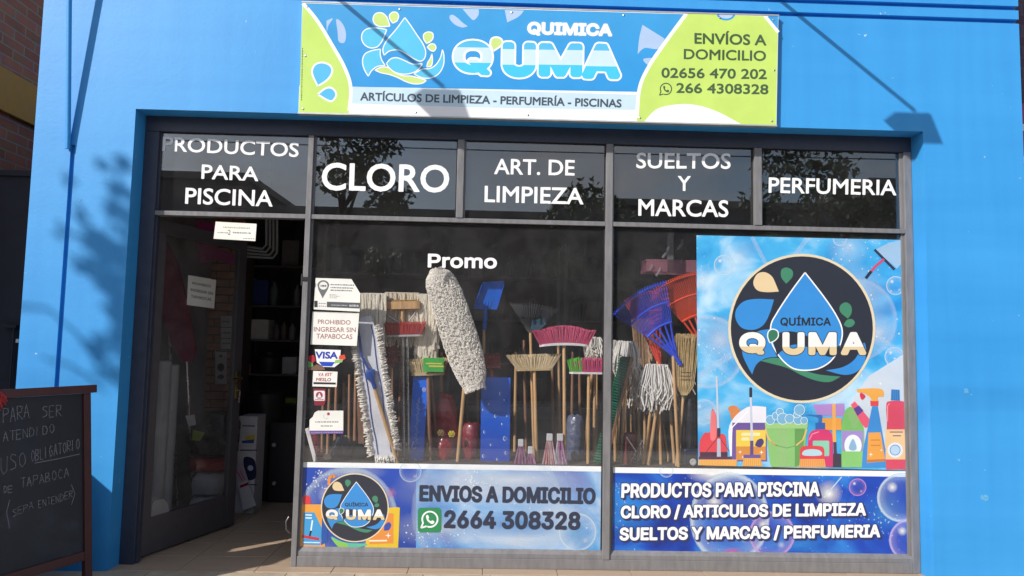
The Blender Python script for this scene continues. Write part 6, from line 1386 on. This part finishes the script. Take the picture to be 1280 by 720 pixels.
# shelving seen through the doorway
sh = thing('shelf_unit', 'dark shelves of boxes and jars deep inside the doorway', 'shelf', (at(345, 600, 2.6).x, 2.8, 0))
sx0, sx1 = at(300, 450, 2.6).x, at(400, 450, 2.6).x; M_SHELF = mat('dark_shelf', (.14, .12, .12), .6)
SHZ = [at(340, y, 2.6).z for y in (332, 382, 425, 468, 505)]
for z in SHZ: b = MB(); b.box((sx0, 2.6, z-.015), (sx1, 3.0, z+.003), .002); b.build('shelf', M_SHELF, sh)
for x in (sx0-.03, sx1+.001): b = MB(); b.box((x, 2.6, .001), (x+.028, 3.0, 2.5), .002); b.build('upright', M_SHELF, sh)
rd = random.Random(77)
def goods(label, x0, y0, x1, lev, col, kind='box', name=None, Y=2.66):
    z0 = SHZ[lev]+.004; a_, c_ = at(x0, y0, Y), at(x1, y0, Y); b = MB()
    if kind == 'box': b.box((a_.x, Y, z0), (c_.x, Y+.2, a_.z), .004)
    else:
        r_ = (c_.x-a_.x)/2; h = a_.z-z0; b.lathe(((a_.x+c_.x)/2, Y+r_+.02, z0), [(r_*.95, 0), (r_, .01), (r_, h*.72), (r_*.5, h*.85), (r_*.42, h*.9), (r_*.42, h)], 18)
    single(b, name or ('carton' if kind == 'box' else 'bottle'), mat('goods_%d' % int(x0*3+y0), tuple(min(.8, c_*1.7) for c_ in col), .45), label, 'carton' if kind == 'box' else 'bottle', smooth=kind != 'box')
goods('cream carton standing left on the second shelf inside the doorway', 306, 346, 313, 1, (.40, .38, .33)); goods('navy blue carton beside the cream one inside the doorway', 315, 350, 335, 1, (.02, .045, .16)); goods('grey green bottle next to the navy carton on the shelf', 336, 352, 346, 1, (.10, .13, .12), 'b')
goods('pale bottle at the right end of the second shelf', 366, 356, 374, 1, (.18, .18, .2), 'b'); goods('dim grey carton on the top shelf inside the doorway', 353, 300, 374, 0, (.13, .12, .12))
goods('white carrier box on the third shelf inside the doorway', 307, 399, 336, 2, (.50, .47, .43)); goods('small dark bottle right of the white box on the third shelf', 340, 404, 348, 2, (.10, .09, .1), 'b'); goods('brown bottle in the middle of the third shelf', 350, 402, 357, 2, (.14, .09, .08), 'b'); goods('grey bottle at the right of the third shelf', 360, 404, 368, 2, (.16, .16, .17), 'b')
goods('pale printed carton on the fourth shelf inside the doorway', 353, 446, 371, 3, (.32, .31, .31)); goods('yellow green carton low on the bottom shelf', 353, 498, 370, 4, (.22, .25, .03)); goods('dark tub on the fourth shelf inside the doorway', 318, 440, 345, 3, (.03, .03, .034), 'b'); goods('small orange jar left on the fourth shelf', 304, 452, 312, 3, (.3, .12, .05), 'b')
# nested pale hoses hung at the top right of the doorway
t = thing('hose_set', 'nested pale tubes bent in corners hanging at the top of the doorway', 'tubes', at(345, 318, 1.9))
for k in range(4): b = MB(); b.tube([at(333+4.4*k, 270, 1.9), at(333+4.4*k, 306+3.4*k, 1.9), at(328+4.4*k, 311+3.8*k, 1.9), at(308, 308+4.2*k, 1.9)], .011, 8); b.build('tube', mat('grey_tube', (.5, .52, .55), .4), t, smooth=True)
b = MB(); b.tube([at(335, 270, 1.9), Vector((at(335, 270, 1.9).x, 1.9, 2.999))], .003, 4); b.build('hanger', M_STEEL, t)
# counter of dark drums with the tall white printed carton in front
b = MB(); c = at(328, 520, 2.0); b.lathe((c.x, 2.05, .001), [(.17, 0), (.18, .02), (.18, .55), (.19, .56), (.19, .60), (.17, .62), (.17, .9), (.02, .92)], 28); single(b, 'drum', mat('black_drum', (.02, .02, .024), .4), 'black drum standing inside the doorway behind the white carton', 'drum', smooth=True)
b = MB(); c = at(352, 580, 1.9); b.box((at(338, 520, 1.85).x, 1.85, .001), (at(372, 520, 1.85).x, 2.35, at(345, 528, 1.85).z), .008); t = thing('dark_cabinet', 'black low cabinet with two white knobs at the right of the doorway', 'cabinet', (c.x, 2.0, 0)); b.build('carcass', mat('black_cabinet', (.022, .021, .026), .4), t)
for y in (556, 604): q = at(341+2, y, 1.85); b = MB(); b.lathe((q.x, 1.849, q.z), [(.012, 0), (.018, .008), (.014, .02), (.002, .022)], 14, Vector((0, -1, 0))); b.build('knob', cmat('#c8c8c8'), t, smooth=True)
t = thing('printed_carton', 'tall white carton with yellow and navy print just inside the doorway', 'carton', Vector((at(311, 600, 1.45).x, 1.5, 0)))
a_, c_ = at(299, 520, 1.45), at(322, 521, 1.45); b = MB(); b.box((a_.x, 1.45, .001), (c_.x, 1.66, a_.z), .003); b.build('carton', mat('white_carton', (.62, .62, .66), .5), t)
A = Art(facing(1.4495)); scrib(A, 303, 319, 532, 2.4, '#3a3f5a', .03, 16); A.poly([(306, 546), (318, 543), (319, 549), (307, 550)], '#e0c83a'); A.poly([(302, 551), (318, 549), (317, 554), (303, 554)], '#3a5aa8'); A.rect(300, 562, 321.5, 563.5, '#3a3f5a'); A.curve([(305, 572), (318, 575), (320, 596), (310, 600), (306, 590)], '#1a2450'); A.poly(circ(313, 585, 3.6, n=16), '#c8d0e8'); A.stroke([(301, 605), (321, 606)], '#3a3f5a', 1.2); A.build('print', M_PAPER, t)
t = thing('leaning_packet', 'white and pink long packet leaning against the tall white carton', 'packet', fl(308, 636)); q = [Vector((p.x, 1.38, p.z)) for p in (at(293, 584, 1.38), at(303, 582, 1.38), at(320, 632, 1.38), at(304, 638, 1.38))]; q[3].z = max(q[3].z, .002)
b = MB(); b.slab(q, Vector((0, .02, 0))); b.build('packet', mat('white_packet', (.58, .55, .60), .5), t)
A = Art(facing(1.3795)); A.poly([(294, 585), (303, 583), (309, 600), (299, 604)], '#c8b0c8'); A.poly([(299.5, 607), (310, 603), (311, 606), (300.5, 610)], '#a01828'); A.stroke([(297, 590), (303, 601)], '#c03a68', 1); A.stroke([(300, 588), (306, 600)], '#c03a68', .8); A.build('print', M_PAPER, t)
b = MB(); b.box((at(284, 560, 1.4).x, 1.40, .001), (at(299, 560, 1.4).x, 1.43, at(290, 575, 1.4).z), .003)
# dim shelves behind the display
for i, (x0, x1, Y) in enumerate(((400, 540, 2.2), (560, 700, 2.3), (705, 860, 2.2))):
    t = thing('wall_shelf', ('left', 'middle', 'right')[i]+' dark shelf rack standing in the gloom behind the window display', 'shelf', (at((x0+x1)/2, 400, Y).x, Y+.2, 0)); a_, c_ = at(x0, 400, Y).x, at(x1, 400, Y).x
    for x in (a_, c_-.03): b = MB(); b.box((x, Y, .001), (x+.03, Y+.4, 2.3), .002); b.build('upright', M_SHELF, t)
    for z in (.35, .8, 1.2, 1.6, 2.0): b = MB(); b.box((a_+.031, Y+.004, z-.02), (c_-.031, Y+.4, z), .002); b.build('shelf', M_SHELF, t)
    for z in (.8, 1.2, 1.6, 2.0):
        x = a_+.06; no = 0
        while x < c_-.16:
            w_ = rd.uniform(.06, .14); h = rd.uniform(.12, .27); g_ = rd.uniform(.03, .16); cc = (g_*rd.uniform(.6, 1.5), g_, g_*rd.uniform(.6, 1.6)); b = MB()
            if rd.random() < .5: b.box((x, Y+.08, z+.001), (x+w_, Y+.25, z+h), .004)
            else: b.lathe((x+w_/2, Y+.17, z+.001), [(w_*.46, 0), (w_*.48, h*.65), (w_*.2, h*.8), (w_*.2, h)], 12)
            no += 1
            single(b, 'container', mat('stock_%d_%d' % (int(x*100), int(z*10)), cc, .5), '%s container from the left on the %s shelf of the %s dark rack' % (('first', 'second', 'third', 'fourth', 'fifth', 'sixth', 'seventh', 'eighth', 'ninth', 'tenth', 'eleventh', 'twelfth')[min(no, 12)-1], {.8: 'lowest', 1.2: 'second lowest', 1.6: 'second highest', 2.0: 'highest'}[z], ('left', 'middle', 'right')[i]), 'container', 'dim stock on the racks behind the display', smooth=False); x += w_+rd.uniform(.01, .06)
